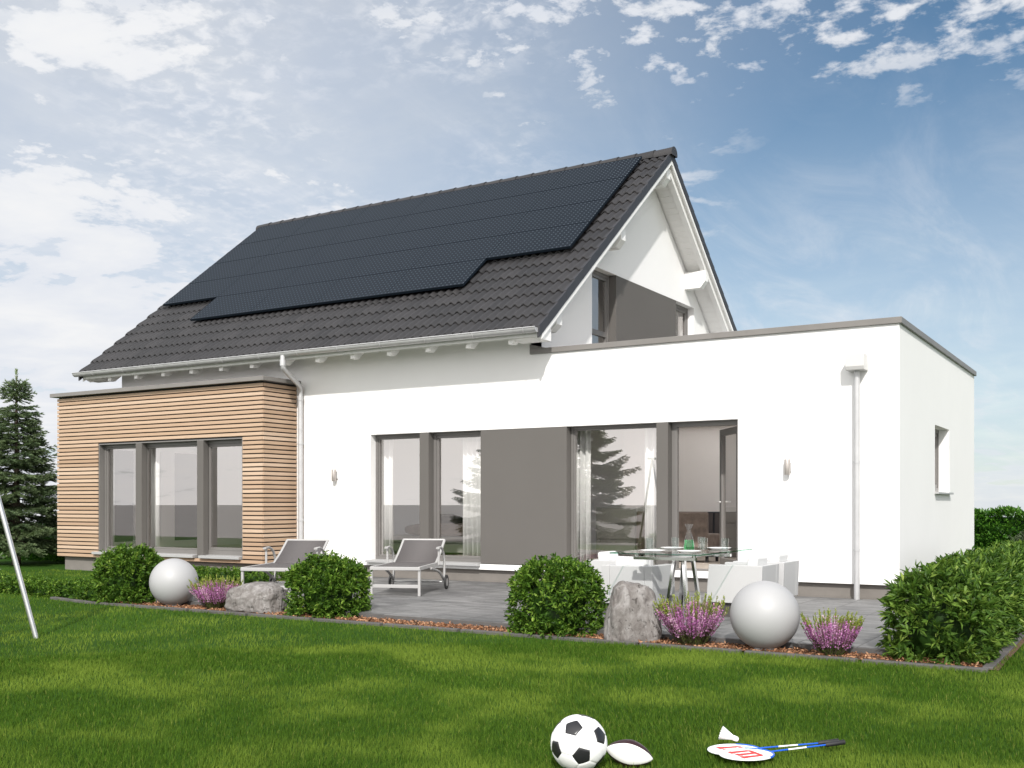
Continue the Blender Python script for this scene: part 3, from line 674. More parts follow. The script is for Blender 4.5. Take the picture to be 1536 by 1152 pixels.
# rafter tails under both eaves and the flying rafters by the verges
rafter_src = None
def rafter(x, y_in, wd=.09):
    b = MB()
    ztop = lambda y: surf(y) - .192
    pa = [(-.48, ztop(-.48)), (y_in, ztop(y_in)), (y_in, ztop(y_in)-.17), (-.38, ztop(-.38)-.17), (-.48, ztop(-.48)-.09)]
    b.prism(pa, 'x', x-wd/2, x+wd/2); return b
for k in range(13):
    rafter(-16.90+.742*k, .05).build('rafter', paint_white, roof, True, bevel=.004)
for xx in (RX1-.12, RX0+.12):
    for side in (1, -1):
        z_ = lambda y: surf(y) - .192
        pa = [(-.5, z_(-.5)), (YR, z_(YR)), (YR, z_(YR)-.12), (-.42, z_(-.42)-.12)]
        if side < 0: pa = [(2*YR-y_, q) for y_, q in pa]
        MB().prism(pa, 'x', xx-.05, xx+.05).build('rafter', paint_white, roof, True, bevel=.004)
for xa, xb in ((HX1-.02, RX1-.036), (RX0+.036, HX0+.02)):
    MB().prism([(-.49, 3.58), (-.49, 3.60), (-.20, 3.83), (-.20, 3.55), (-.42, 3.55)], 'x', xa, xb).build('eave_box', paint_white, roof, True, bevel=.004)
# purlin heads at the gables
for y_, hgt in ((.10, .26), (2.30, .33), (4.2, .33), (6.10, .33), (8.30, .26)):
    zt = surf(y_) - .26
    for xs_, sgn in ((HX1, 1), (HX0, -1)):
        pa = [(xs_-.1*sgn, zt), (xs_+.43*sgn, zt), (xs_+.43*sgn, zt-hgt*.62), (xs_+.33*sgn, zt-hgt), (xs_-.1*sgn, zt-hgt)]
        MB().prism(pa, 'y', y_-.085, y_+.085).build('purlin', paint_white, roof, True, bevel=.005)
# solar array: 28 landscape modules
th = math.atan(sl); cs_, sn_ = math.cos(th), math.sin(th)
PW, PD = 1.577, .688
arr_x0, arr_y0 = -17.37, 1.245
def panel(x0, ya):
    yb = ya + PD - .002; x1 = x0 + PW - .002; o_ = .075; tt = .04
    N = Vector((0, -sn_, cs_))
    P4 = [Vector((x, y, surf(y)+.01)) for x, y in ((x0, ya), (x1, ya), (x1, yb), (x0, yb))]
    lo = [q + N*o_ for q in P4]; up = [q + N*(o_+tt) for q in P4]
    b = MB(); b.add(lo+up, [(3, 2, 1, 0), (0, 1, 5, 4), (1, 2, 6, 5), (2, 3, 7, 6), (3, 0, 4, 7)])
    inx = .004
    inn = [Vector((x, y, surf(y)+.01)) + N*(o_+tt) for x, y in ((x0+inx, ya+inx), (x1-inx, ya+inx), (x1-inx, yb-inx), (x0+inx, yb-inx))]
    b.add(up+inn, [(0, 1, 5, 4), (1, 2, 6, 5), (2, 3, 7, 6), (3, 0, 4, 7)])
    o = b.build('solar_panel', pv_frame, **H)
    gl = [q - N*.003 for q in inn]
    L_ = PD/cs_
    mesh_obj('glass', gl, [(0, 1, 2, 3)], m_pv, o, True, uv=[(0, 0), (PW-.02, 0), (PW-.02, L_-.02), (0, L_-.02)])
    return o
for r in range(4):
    for c in range(6): panel(arr_x0 + c*PW, arr_y0 + r*PD)
for c in range(1, 5): panel(arr_x0 + c*PW, arr_y0 - PD)
# gutter, brackets, downpipes
b = MB(); n = 12
GYc, GZc, GR = -.645, 3.688, .066
xs_ = [RX0-.07, RX1-.02]
vs = []; fs = []
for x_ in xs_:
    for k in range(n+1):
        q = math.pi + math.pi*k/n; vs.append((x_, GYc+GR*math.cos(q), GZc+GR*math.sin(q)))
    for k in range(n+1):
        q = 2*math.pi - math.pi*k/n; vs.append((x_, GYc+(GR-.006)*math.cos(q), GZc+(GR-.006)*math.sin(q)))
m_ = 2*(n+1)
for k in range(m_): fs.append((k, (k+1) % m_, m_+(k+1) % m_, m_+k))
b.add(vs, fs)
for x_ in xs_: b.prism([(GYc+GR*math.cos(math.pi+math.pi*k/n), GZc+GR*math.sin(math.pi+math.pi*k/n)) for k in range(n+1)], 'x', x_-.003, x_+.003)
b.tube([(RX0-.07, GYc-GR, GZc+.004), (RX1-.02, GYc-GR, GZc+.004)], .010, 8)
for k in range(12): b.tube([(RX0+.5+.86*k, GYc+(GR+.004)*math.cos(q), GZc+(GR+.004)*math.sin(q)) for q in [math.pi+math.pi*j/10 for j in range(11)]], .006, 6)
gut = b.build('gutter', zinc, **H, smooth=40)
path = ibez([(-12.29, -.665, 3.64), (-12.29, -.665, 3.50), (-12.30, -.60, 3.40), (-12.39, -.17, 3.20), (-12.44, -.085, 3.10), (-12.44, -.085, 2.95)], 8) + [Vector((-12.44, -.085, -.0))]
b = MB(); b.tube(path, .042, 14)
b.tube([(-12.29, -.665, 3.56), (-12.29, -.665, 3.47)], .052, 14); b.tube([(-12.44, -.085, 3.02), (-12.44, -.085, 2.95)], .049, 14)
for z_ in (.9, 2.2): b.tube([(-12.44, -.085, z_), (-12.44, -.085, z_+.03)], .048, 14); b.bar((-12.44, -.05, z_+.015), (-12.44, .0, z_+.015), .02, .02)
b.build('downpipe', zinc, **H, smooth=40)
# rain hopper and its pipe on the extension
b = MB(); b.tube([(-3.175, -.075, 2.86), (-3.175, -.075, -.0)], .036, 16)
for z_ in (.6, 1.7): b.tube([(-3.175, -.075, z_), (-3.175, -.075, z_+.03)], .041, 14); b.bar((-3.175, -.05, z_+.015), (-3.175, .0, z_+.015), .02, .02)
b.build('downpipe', zinc, **H, smooth=40)
b = MB(); b.prism([(-.22, 2.90), (-.20, 2.855), (-.0, 2.855), (-.0, 3.055), (-.22, 3.055)], 'x', -3.285, -3.055)
b.build('rain_hopper', mat('white_metal_box', (.52, .515, .505), .4), **H, bevel=.006)

# wall lamps: up-and-down light tubes on a bracket
def wall_lamp(x, label):
    t_ = thing('wall_lamp', label, 'lamp', (x, 0, 1.67), group='wall lamps on the white facade')
    MB().box(-.028, .028, -.03, -.001, -.06, .06).build('bracket', alu, t_, bevel=.004)
    b = MB(); b.lathe([(.0, -.10), (.036, -.10), (.038, -.095), (.038, .095), (.036, .10), (.0, .10)], 24, (-.012, -.066, 0)); b.build('lamp_tube', mat('lamp_metal', (.42, .385, .36), .35, metal=.6), t_, smooth=40)
wall_lamp(-11.70, 'small metal wall lamp on the white wall left of the curtained windows')
wall_lamp(-4.045, 'small metal wall lamp on the white wall between open door and downpipe')

# ------------------------------------------------------------------ things behind the glass
def curtain(x0, x1, y, z0, z1, label, seed):
    rn = random.Random(seed); n = int((x1-x0)/.012); V = []; F = []
    ph = rn.uniform(0, 6); fr = rn.uniform(62, 72)
    for j, z in enumerate((z0, z0+(z1-z0)*.5, z1)):
        for i in range(n+1):
            x = x0+(x1-x0)*i/n; V.append((x, y+.035*math.sin(x*fr+ph)+.012*math.sin(x*27+ph*2), z))
    for j in range(2):
        for i in range(n): F.append((j*(n+1)+i, j*(n+1)+i+1, (j+1)*(n+1)+i+1, (j+1)*(n+1)+i))
    o = mesh_obj('curtain', V, F, curtain_m, None, False, 180)
    s_m = o.modifiers.new('thick', 'SOLIDIFY'); s_m.thickness = .003
    tag(o, label, 'curtain', 'white curtains behind the windows')
curtain(-11.27, -10.83, .42, .29, 2.60, 'white curtain at the left side of the leftmost white wall window', 1)
curtain(-9.47, -8.98, .42, .29, 2.60, 'white curtain behind the window directly left of the wide grey wall panel', 2)
curtain(-7.50, -7.14, .42, .29, 2.60, 'white curtain behind the window directly right of the wide grey wall panel', 3)
curtain(-6.29, -5.90, .42, .29, 2.60, 'white curtain next to the grey post left of the open terrace door', 4)
curtain(-17.10, -16.86, -.42, .33, 2.55, 'narrow white curtain gathered at the left end of the larch bay windows', 5)
curtain(-15.80, -15.62, -.42, .33, 2.55, 'narrow white curtain at the left of the middle larch bay window', 6)
bed = thing('bed', 'low white bed frame seen through the window behind the right lounger', 'bed', (-11.5, 3.1, .27))
MB().box(-1.15, 1.15, -.85, .9, .03, .19).build('bed_frame', lacquer, bed, bevel=.01)
MB().box(-1.1, 1.1, -.8, .88, .192, .32).build('mattress', cushion_m, bed, bevel=.04)
def lump(name, c, r, m, label, cat, seed=0, pw=.5):
    bm = bmesh.new(); bmesh.ops.create_icosphere(bm, subdivisions=4, radius=1.)
    rn = np.random.default_rng(seed); a = rn.uniform(2, 5, 3)
    for v in bm.verts:
        q = v.co.copy(); q = Vector([math.copysign(abs(x)**pw, x) for x in q])
        k = 1 + .06*math.sin(a[0]*v.co.x*2+a[1]*v.co.y*3) + .04*math.sin(a[2]*v.co.y*4+v.co.x*5)
        v.co = Vector((q.x*r[0], q.y*r[1], q.z*r[2]*k))
    me = bpy.data.meshes.new(name); bm.to_mesh(me); bm.free(); me.materials.append(m)
    me.polygons.foreach_set('use_smooth', np.ones(len(me.polygons), dtype=bool))
    o = bpy.data.objects.new(name, me); o.location = c; col.objects.link(o); return tag(o, label, cat)
lump('blanket', (-11.35, 2.95, .70), (.85, .70, .115), taupe, 'crumpled taupe blanket spread over the white bed', 'blanket', 2)
lump('pillow', (-11.95, 3.45, .78), (.40, .22, .20), dark_fab, 'dark pillow at the left end of the bed', 'pillow', 3)
lump('pillow', (-11.05, 3.55, .82), (.42, .20, .20), mat('brown_pillow', (.11, .08, .07), .9), 'dark brown pillow standing in the middle of the bed', 'pillow', 4)
sb = thing('sideboard', 'light grey lacquered sideboard behind the window right of the grey panel', 'sideboard', (-8.0, 2.75, .27))
MB().box(-.14, .62, -.2, .25, .05, .86).build('body', lacquer, sb, bevel=.005)
for k in range(3): MB().box(-.12, .60, -.222, -.201, .07+.263*k, .07+.263*k+.24).build('drawer', lacquer, sb, bevel=.004)
def club(x, y, label):
    t_ = thing('upholstered_chair', label, 'chair', (x, y, .27), group='brown upholstered chairs indoors')
    MB().box(-.27, .27, -.2, .34, .12, .45).build('seat', brown_fab, t_, bevel=.03)
    MB().prism([(-.31, .10), (-.18, .10), (-.20, .80), (-.29, .80)], 'x', -.28, .28).build('backrest', brown_fab, t_, bevel=.03)
    for sx_ in (-1, 1):
        for sy_ in (-.16, .28): MB().box(sx_*.23-.02, sx_*.23+.02, sy_-.02, sy_+.02, 0, .12).build('leg', black, t_)
club(-7.05, 2.7, 'brown velvet chair behind the curtained window beside the light sideboard')
club(-6.22, 2.3, 'brown velvet chair seen through the open terrace door')
club(-5.55, 3.4, 'brown velvet chair behind the glass of the open door leaf')
cab = thing('cabinet', 'dark cabinet standing deep in the room behind the open door', 'cabinet', (-6.25, 4.2, .27))
MB().box(-.9, .9, -.25, .35, .0, .78).build('body', navy, cab, bevel=.005)
for k in range(3): MB().box(-.88+.6*k, -.32+.6*k, -.27, -.251, .03, .76).build('cabinet_door', dark_fab, cab, bevel=.004)

# ------------------------------------------------------------------ terrace furniture
lg = thing('sun_lounger', 'white framed sun lounger with taupe sling on wheels in front of the curtained windows', 'sun lounger', (-8.395, -2.70, 0), 0, 'sun loungers on the terrace')
LW = .64
b = MB()
for sx_ in (-1, 1): b.bar((sx_*LW/2, 0, .355), (sx_*LW/2, 1.06, .365), .032, .05)
b.bar((-LW/2-.016, 0, .355), (LW/2+.016, 0, .355), .032, .045); b.bar((-LW/2, 1.06, .365), (LW/2, 1.06, .365), .03, .04)
b.build('seat_frame', alu_white, lg, bevel=.006)
b = MB(); bp0, bp1 = Vector((0, 1.10, .375)), Vector((0, 1.66, .69))
for sx_ in (-1, 1): b.tube(ibez([(sx_*(LW/2-.02), .98, .37), (sx_*(LW/2-.02), 1.22, .50), (sx_*(LW/2-.02), 1.48, .675)], 6), .019, 8)
b.tube([(-LW/2+.02, 1.48, .675), (LW/2-.02, 1.48, .675)], .019, 8)
b.build('back_frame', alu_white, lg, smooth=40)
MB().add([(-LW/2+.01, .015, .372), (LW/2-.01, .015, .372), (LW/2-.01, 1.0, .380), (-LW/2+.01, 1.0, .380), (-LW/2+.01, .015, .366), (LW/2-.01, .015, .366), (LW/2-.01, 1.0, .374), (-LW/2+.01, 1.0, .374)],
         [(0, 1, 2, 3), (4, 7, 6, 5), (0, 4, 5, 1), (1, 5, 6, 2), (2, 6, 7, 3), (3, 7, 4, 0)]).build('seat', m_sling, lg)
b = MB(); pp = ibez([(0, .99, .378), (0, 1.22, .503), (0, 1.475, .674)], 6); vs = []; fs = []
for q in pp: vs += [(-LW/2+.03, q.y, q.z), (LW/2-.03, q.y, q.z)]
for i in range(len(pp)-1): fs.append((2*i, 2*i+1, 2*i+3, 2*i+2))
b.add(vs, fs); o = b.build('backrest', m_sling, lg, smooth=60); s_m = o.modifiers.new('thick', 'SOLIDIFY'); s_m.thickness = .006
for sx_ in (-1, 1):
    MB().bar((sx_*LW/2, .02, .335), (sx_*LW/2, .02, 0), .034, .034).build('leg', alu_white, lg, bevel=.005)
MB().bar((-LW/2, .02, .125), (LW/2, .02, .125), .03, .045).build('stretcher', alu_white, lg, bevel=.005)
for sx_ in (-1, 1):
    x_ = sx_*(LW/2+.045)
    b = MB(); b.tube(ibez([(x_-sx_*.03, .55, .33), (x_, .90, .26), (x_, 1.17, .13)], 6), .018, 8); b.build('wheel_arm', alu_white, lg, smooth=40)
    b = MB(); b.tube([(x_, .88, .36), (x_, .88, .575)], .016, 8); b.build('arm_post', alu_white, lg, smooth=40)
    b = MB(); pth = ibez([(x_, .83, .58), (x_, .98, .592), (x_, 1.10, .55), (x_, 1.18, .45), (x_, 1.20, .30), (x_, 1.18, .14)], 6); b.tube(pth, .017, 8)
    b.bar((x_, .82, .587), (x_, .95, .596), .05, .02); b.build('armrest', alu_white, lg, smooth=40)
    wl = MB().lathe([(.060, -.013), (.086, -.015), (.099, -.011), (.102, 0), (.099, .011), (.086, .015), (.060, .013), (.060, -.013)], 28)
    wv = [(v[2]+x_+sx_*.035, v[0]+1.18, v[1]+.102) for v in wl.v]
    wo = mesh_obj('wheel', wv, wl.f, rubber, lg, False, 40)
    rb = MB(); rb.lathe([(0, -.010), (.061, -.010), (.061, .010), (0, .010)], 20)
    rv_ = [(v[2]+x_+sx_*.035, v[0]+1.18, v[1]+.102) for v in rb.v]; mesh_obj('rim', rv_, rb.f, alu, wo, False, 40)
MB().tube([(-LW/2-.07, 1.18, .102), (LW/2+.07, 1.18, .102)], .011, 8).build('axle', alu, lg, smooth=40)
lg.rotation_euler = (0, 0, math.atan2(.365, .931))
lg2 = copy_tree(lg); lg2.location = (-9.70, -3.70, 0)
lg2['label'] = 'white framed sun lounger with taupe sling on wheels beside the larch clad bay'

def armchair(first, loc, rz, label):
    if first is not None:
        c = copy_tree(first); c.location = loc; c.rotation_euler = (0, 0, rz); c['label'] = label; return c
    t_ = thing('garden_armchair', label, 'armchair', loc, rz, 'white cube armchairs around the glass table')
    # local: faces +x, footprint .6 x .6 centred at the back-bottom edge x=0
    for y0, y1 in ((-.29, -.20), (.20, .29)): MB().prism([(0.0, .15), (.60, .15), (.57, .55), (-.015, .55)], 'y', y0, y1).build('armrest', chair_white, t_, bevel=.006)
    b = MB(); b.prism([(0.001, .151), (.09, .151), (.08, .549), (-.014, .549)], 'y', -.199, .199); b.build('backrest', chair_white, t_, bevel=.006)
    MB().prism([(.09, .15), (.59, .15), (.575, .34), (.085, .34)], 'y', -.199, .199).build('seat', chair_white, t_, bevel=.006)
    MB().box(.10, .56, -.195, .195, .342, .44).build('seat_cushion', cushion_m, t_, bevel=.03)
    MB().prism([(.095, .445), (.22, .445), (.17, .64), (.07, .64)], 'y', -.185, .185).build('back_cushion', cushion_m, t_, bevel=.03)
    MB().box(.04, .55, -.25, .25, 0., .149).build('base', chair_base_m, t_)  # dark block under the armchair
    return t_
ac = armchair(None, (-4.69, -3.57, 0), math.pi/2, 'white cube armchair nearest the viewer at left of the glass table, behind the tall boulder')
armchair(ac, (-5.56, -2.50, 0), 0, 'white cube armchair farther back left of the glass table, near the curtains')
armchair(ac, (-3.48, -2.61, 0), math.pi, 'white cube armchair right of the glass table, behind the large white globe')
armchair(ac, (-3.48, -1.86, 0), math.pi, 'white cube armchair farthest back on the right side of the glass table')
TX0, TX1, TY0, TY1, TZ = -4.63, -3.69, -4.10, -2.55, .70
tb = thing('glass_table', 'glass topped dining table on polished steel legs among the white armchairs', 'table', ((TX0+TX1)/2, (TY0+TY1)/2, 0))
b = MB(); b.add([(TX0, TY0, TZ+.012), (TX1, TY0, TZ+.012), (TX1, TY1, TZ+.012), (TX0, TY1, TZ+.012)], [(0, 1, 2, 3)])
top = b.build('table_top', table_glass, tb, True)
b = MB()
for a_, c_ in (((TX0, TY0), (TX1, TY0)), ((TX1, TY0), (TX1, TY1)), ((TX1, TY1), (TX0, TY1)), ((TX0, TY1), (TX0, TY0))):
    b.bar((a_[0], a_[1], TZ+.006), (c_[0], c_[1], TZ+.006), .004, .0125)
b.build('glass_edge', edge_glass, top, True)
b = MB(); cxm, cym = (TX0+TX1)/2, (TY0+TY1)/2
for sy_ in (TY0+.28, TY1-.28): b.bar((TX0+.14, sy_, TZ-.05), (TX1-.14, sy_, TZ-.05), .05, .03)
b.bar((cxm, TY0+.28, TZ-.05), (cxm, TY1-.28, TZ-.05), .05, .03)
for sx_ in (TX0+.16, TX1-.16):
    for sy_ in (TY0+.28, TY1-.28): b.tube([(sx_, sy_, TZ-.036), (sx_, sy_, TZ-.001)], .022, 12)
b.build('under_frame', steel, tb, True)
for sx_ in (-1, 1):
    for sy_ in (-1, 1): MB().bar((cxm+sx_*.05, cym+sy_*.12, TZ-.065), (cxm+sx_*.12, cym+sy_*.19, 0.), .05, .03).build('leg', steel, tb, True)
# tableware
TT = TZ + .0135
car = thing('carafe', 'clear glass carafe with green lower body in the middle of the table', 'carafe', (-4.10, -3.33, TT))
prof = [(.052, .0), (.057, .012), (.056, .05), (.047, .11), (.030, .165), (.0175, .200), (.020, .22), (.042, .272)]
b = MB(); b.lathe([(0, 0.001)] + prof, 28); b.build('body', clear_glass, car, smooth=60)
b = MB(); b.lathe([(0, .004), (.050, .006), (.053, .02), (.051, .06), (.043, .11), (.0, .111)], 28); b.build('green_water', m_green, car, smooth=50)
plates = [(-4.32, -3.75, 'white plate on the near left side of the glass table'), (-3.95, -3.70, 'white plate on the near right side of the glass table'), (-4.40, -3.05, 'white plate on the far left side of the glass table'), (-3.95, -2.85, 'white plate on the far right side of the glass table')]
for k, (x_, y_, lb) in enumerate(plates):
    b = MB(); b.lathe([(0, .0), (.08, .0), (.085, .004), (.125, .014), (.126, .017), (.086, .008), (.0, .006)], 32)
    o = b.build('plate', porcelain, None, smooth=50); o.location = (x_, y_, TT); tag(o, lb, 'plate', 'plates on the glass table')
glasses = [(-4.50, -3.42, 'empty glass at the far left edge of the table'), (-4.38, -3.02, 'empty glass between the two far plates, left of the carafe'), (-4.02, -3.12, 'empty glass close to the right of the carafe'), (-4.20, -2.72, 'empty glass on the back edge of the table, behind the carafe'), (-3.84, -2.98, 'empty glass at right on the table, before the open door')]
for k, (x_, y_, lb) in enumerate(glasses):
    b = MB(); b.lathe([(0, .005), (.034, .005), (.037, .122), (.040, .122), (.037, .0), (0, .0)], 20)
    o = b.build('glass', clear_glass, None, smooth=50); o.location = (x_, y_, TT); tag(o, lb, 'glass', 'drinking glasses on the table')

# ------------------------------------------------------------------ garden: globes, boulders
def globe(x, y, r, label):
    t_ = thing('globe_lamp', label, 'garden globe', (x, y, -.05), group='white garden globes')
    bm = bmesh.new(); bmesh.ops.create_uvsphere(bm, u_segments=64, v_segments=40, radius=r)
    for v in bm.verts:
        v.co.z += r*.985
        if v.co.z < .012: v.co.z = .012
    me = bpy.data.meshes.new('globe'); bm.to_mesh(me); bm.free(); me.materials.append(sphere_m)
    me.polygons.foreach_set('use_smooth', np.ones(len(me.polygons), dtype=bool))
    o = bpy.data.objects.new('globe', me); col.objects.link(o); o.parent = t_
    b = MB(); b.lathe([(0, 0), (r*.34, 0), (r*.34, .016), (0, .016)], 32); b.build('base_ring', chair_white, t_)
globe(-10.27, -4.68, .29, 'glossy white garden globe between dark green shrub and heather, left end of the bed')
globe(-2.86, -4.70, .294, 'glossy white garden globe between two heathers in front of the armchairs')
def boulder(loc, dims, rz, seed, label, shape):
    bm = bmesh.new(); bmesh.ops.create_icosphere(bm, subdivisions=6, radius=1.)
    from mathutils import noise
    for v in bm.verts:
        q = v.co.copy()
        k = 1 + .16*noise.noise(q*1.3+Vector((seed, 0, 0))) + .07*noise.noise(q*3.1+Vector((0, seed, 0))) + .03*noise.noise(q*8) + .012*noise.noise(q*22)
        q = Vector([math.copysign(abs(x)**shape, x) for x in q])*k
        q.z = max(q.z, -.62)
        if dims[2] > .4: 
            tp = (q.z+.62)/1.6; q.x = q.x*(1-.20*tp) - .06*tp; q.y *= 1-.2*tp
        v.co = Vector((q.x*dims[0], q.y*dims[1], (q.z+.60)*dims[2]/1.6))
    me = bpy.data.meshes.new('boulder'); bm.to_mesh(me); bm.free(); me.materials.append(m_rock)
    me.polygons.foreach_set('use_smooth', np.ones(len(me.polygons), dtype=bool))
    o = bpy.data.objects.new('boulder', me); o.location = loc; o.rotation_euler = (0, 0, rz); col.objects.link(o)
    tag(o, label, 'boulder', 'boulders in the planting bed')
boulder((-8.88, -4.66, -.06), (.36, .25, .34), .25, 3.3, 'long low grey boulder lying between heather and round shrub', .8)
boulder((-4.10, -4.70, -.06), (.27, .22, .545), .5, 9.1, 'tall upright grey boulder standing in front of a white armchair', .74)

# ------------------------------------------------------------------ foliage
def leaves(P, D, Ls, Ws, fold=.25, seed=0, droop=.0):
    """diamond leaves with a folded midrib; P base points, D unit directions"""
    rn = np.random.default_rng(seed); n = len(P)
    D = D/np.linalg.norm(D, axis=1, keepdims=True)
    rv = rn.normal(size=(n, 3)); S = np.cross(D, rv); S /= np.linalg.norm(S, axis=1, keepdims=True) + 1e-9
    N = np.cross(S, D)
    N *= np.sign(N[:, 2:3] + 1e-6); S = np.cross(D, N)
    Ls = np.broadcast_to(Ls, (n,))[:, None]; Ws = np.broadcast_to(Ws, (n,))[:, None]
    base = P; tip = P + D*Ls - N*Ls*droop
    mid = P + D*Ls*.45
    l = mid + S*Ws*.5 + N*Ws*fold; r = mid - S*Ws*.5 + N*Ws*fold
    V = np.stack([base, l, tip, r], 1).reshape(-1, 3)
    i = np.arange(n)[:, None]*4
    F = np.concatenate([np.concatenate([i, i+2, i+1], 1), np.concatenate([i, i+3, i+2], 1)])
    return V, F
def shrub(name, label, cat, loc, rad, nshoot, leafL, leafW, m, seed, group=None, k=7, pw=.75, bumps=.10, zmin=-.55, core=.62, tone=0.):
    rn = np.random.default_rng(seed)
    U = rn.normal(size=(nshoot, 3)); U /= np.linalg.norm(U, axis=1, keepdims=True)
    U = U[U[:, 2] > zmin]
    def rad_fn(U):
        ph = np.arange(6)*1.7+seed
        bp = sum(np.sin(U[:, 0]*a+U[:, 1]*b_+U[:, 2]*c+p) for a, b_, c, p in zip((5, -4, 7, 3, 9, -8), (4, 6, -3, 8, -7, 9), (3, 5, 6, -7, 5, 8), ph))/6
        sq = np.sign(U)*np.abs(U)**pw
        return sq*(1+bumps*bp)[:, None]
    S = rad_fn(U)*np.array(rad)
    depth = np.where(rn.random(len(U)) < .62, rn.uniform(.92, 1.05, len(U)), rn.uniform(.70, .95, len(U))); depth = np.where(rn.random(len(U)) < .05, rn.uniform(1.04, 1.13, len(U)), depth)
    S = S*depth[:, None]
    G = U/np.array(rad); G /= np.linalg.norm(G, axis=1, keepdims=True)
    G = G + np.array([0, 0, .45]) + rn.normal(size=G.shape)*.3; G /= np.linalg.norm(G, axis=1, keepdims=True)
    n = len(S)
    P = np.repeat(S, k, 0); A = np.repeat(G, k, 0)
    X = rn.normal(size=A.shape); X = np.cross(A, X); X /= np.linalg.norm(X, axis=1, keepdims=True)
    tl = rn.uniform(.35, 1.25, len(P))[:, None]
    D = A*np.cos(tl) + X*np.sin(tl)
    P = P + A*rn.uniform(-.035, .02, len(P))[:, None]*leafL/.05
    V, F = leaves(P, D, leafL*rn.uniform(.65, 1.2, len(P)), leafW*rn.uniform(.75, 1.15, len(P)), seed=seed, droop=.08)
    shoot = np.repeat(rn.random(n), k)
    r = np.clip(.55*shoot + .45*rn.random(len(P)) + tone, 0, 1)
    r = np.repeat(r, 4)
    # inner core; shade inside the crown is put into its dark tone
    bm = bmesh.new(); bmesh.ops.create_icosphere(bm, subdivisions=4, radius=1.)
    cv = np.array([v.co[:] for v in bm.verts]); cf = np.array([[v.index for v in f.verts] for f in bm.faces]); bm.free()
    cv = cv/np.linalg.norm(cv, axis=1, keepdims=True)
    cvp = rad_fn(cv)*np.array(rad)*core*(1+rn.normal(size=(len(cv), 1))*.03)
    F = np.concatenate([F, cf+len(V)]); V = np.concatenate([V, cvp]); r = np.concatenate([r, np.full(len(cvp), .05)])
    zb = -.01
    V[:, 2] += rad[2]*(-zmin)*.98
    V[:, 2] = np.maximum(V[:, 2], zb)
    o = mesh_obj(name, V, F, m, None, rnd=r); o.location = loc
    return tag(o, label, cat, group)
GB = 'round evergreen shrubs along the bed'
shrub('shrub', 'round dark green shrub left of the globe, at the bed end', 'shrub', (-11.15, -4.62, -.06), (.42, .36, .44), 1900, .054, .022, m_bush, 11, GB)
shrub('shrub', 'round dark green shrub between the lying boulder and the right sun lounger', 'shrub', (-7.90, -4.55, -.06), (.42, .36, .42), 1900, .054, .022, m_bush, 12, GB)
shrub('shrub', 'round dark green shrub beside the tall upright boulder', 'shrub', (-4.945, -4.62, -.06), (.43, .36, .455), 2000, .052, .021, m_bush, 13, GB)
GL = 'broad leaved laurels along the right side of the house'
lau = [(-1.48, -4.44, .38, .42, .45), (-1.46, -3.35, .36, .62, .47), (-1.44, -2.15, .36, .65, .46), (-1.42, -.85, .42, .70, .46), (-1.45, .55, .42, .72, .46), (-1.45, 2.0, .42, .75, .46)]
lbl = ['nearest broad leaved laurel at the front right corner of the bed', 'second laurel from the front corner of the bed, right of the terrace', 'third laurel from the front corner, beside the terrace edge', 'laurel in the bed just before the corner of the white extension', 'laurel growing right beside the corner of the white extension', 'farthest laurel of the side bed, below the small side window']
for k, (x_, y_, rx, ry, rz_) in enumerate(lau):
    shrub('laurel', lbl[k], 'shrub', (x_, y_, -.06), (rx, ry, rz_), int(1300*(rx+ry)), .088, .026, m_laurel, 30+k, GL, bumps=.08)
# low box edging left of the bed and in front of the bay
GE = 'low box plants edging the lawn'
for k in range(7):
    x_ = -11.75 - .62*k; lbs = ['next to the round shrub', 'second from the round shrub', 'third from the round shrub', 'fourth from the round shrub', 'fifth from the round shrub', 'sixth from the round shrub', 'farthest from the round shrub']
    shrub('box_plant', 'low box plant in the row at the left, ' + lbs[k], 'shrub', (x_, -4.55+.05*k+.02*(k % 2), -.07), (.40, .28, .125+.015*(k % 2)), 520, .045, .020, m_bush, 50+k, GE)
GC = 'low box plants below the larch clad bay'
lbs = ['at the left end', 'second from the left', 'third from the left', 'at the right end behind the left lounger']
for k in range(4):
    shrub('box_plant', 'low box plant below the larch clad bay, ' + lbs[k], 'shrub', (-14.0+.72*k, -1.6-.02*k, -.07), (.42, .32, .15), 440, .045, .020, m_bush, 60+k, GC)
o = MB().add([(-14.6, -2.05, -.062), (-11.52, -2.05, -.062), (-11.52, -.75, -.062), (-14.6, -.75, -.062)], [(0, 1, 2, 3)]).build('planting_bed', MATS['bed_soil']); o['kind'] = 'structure'

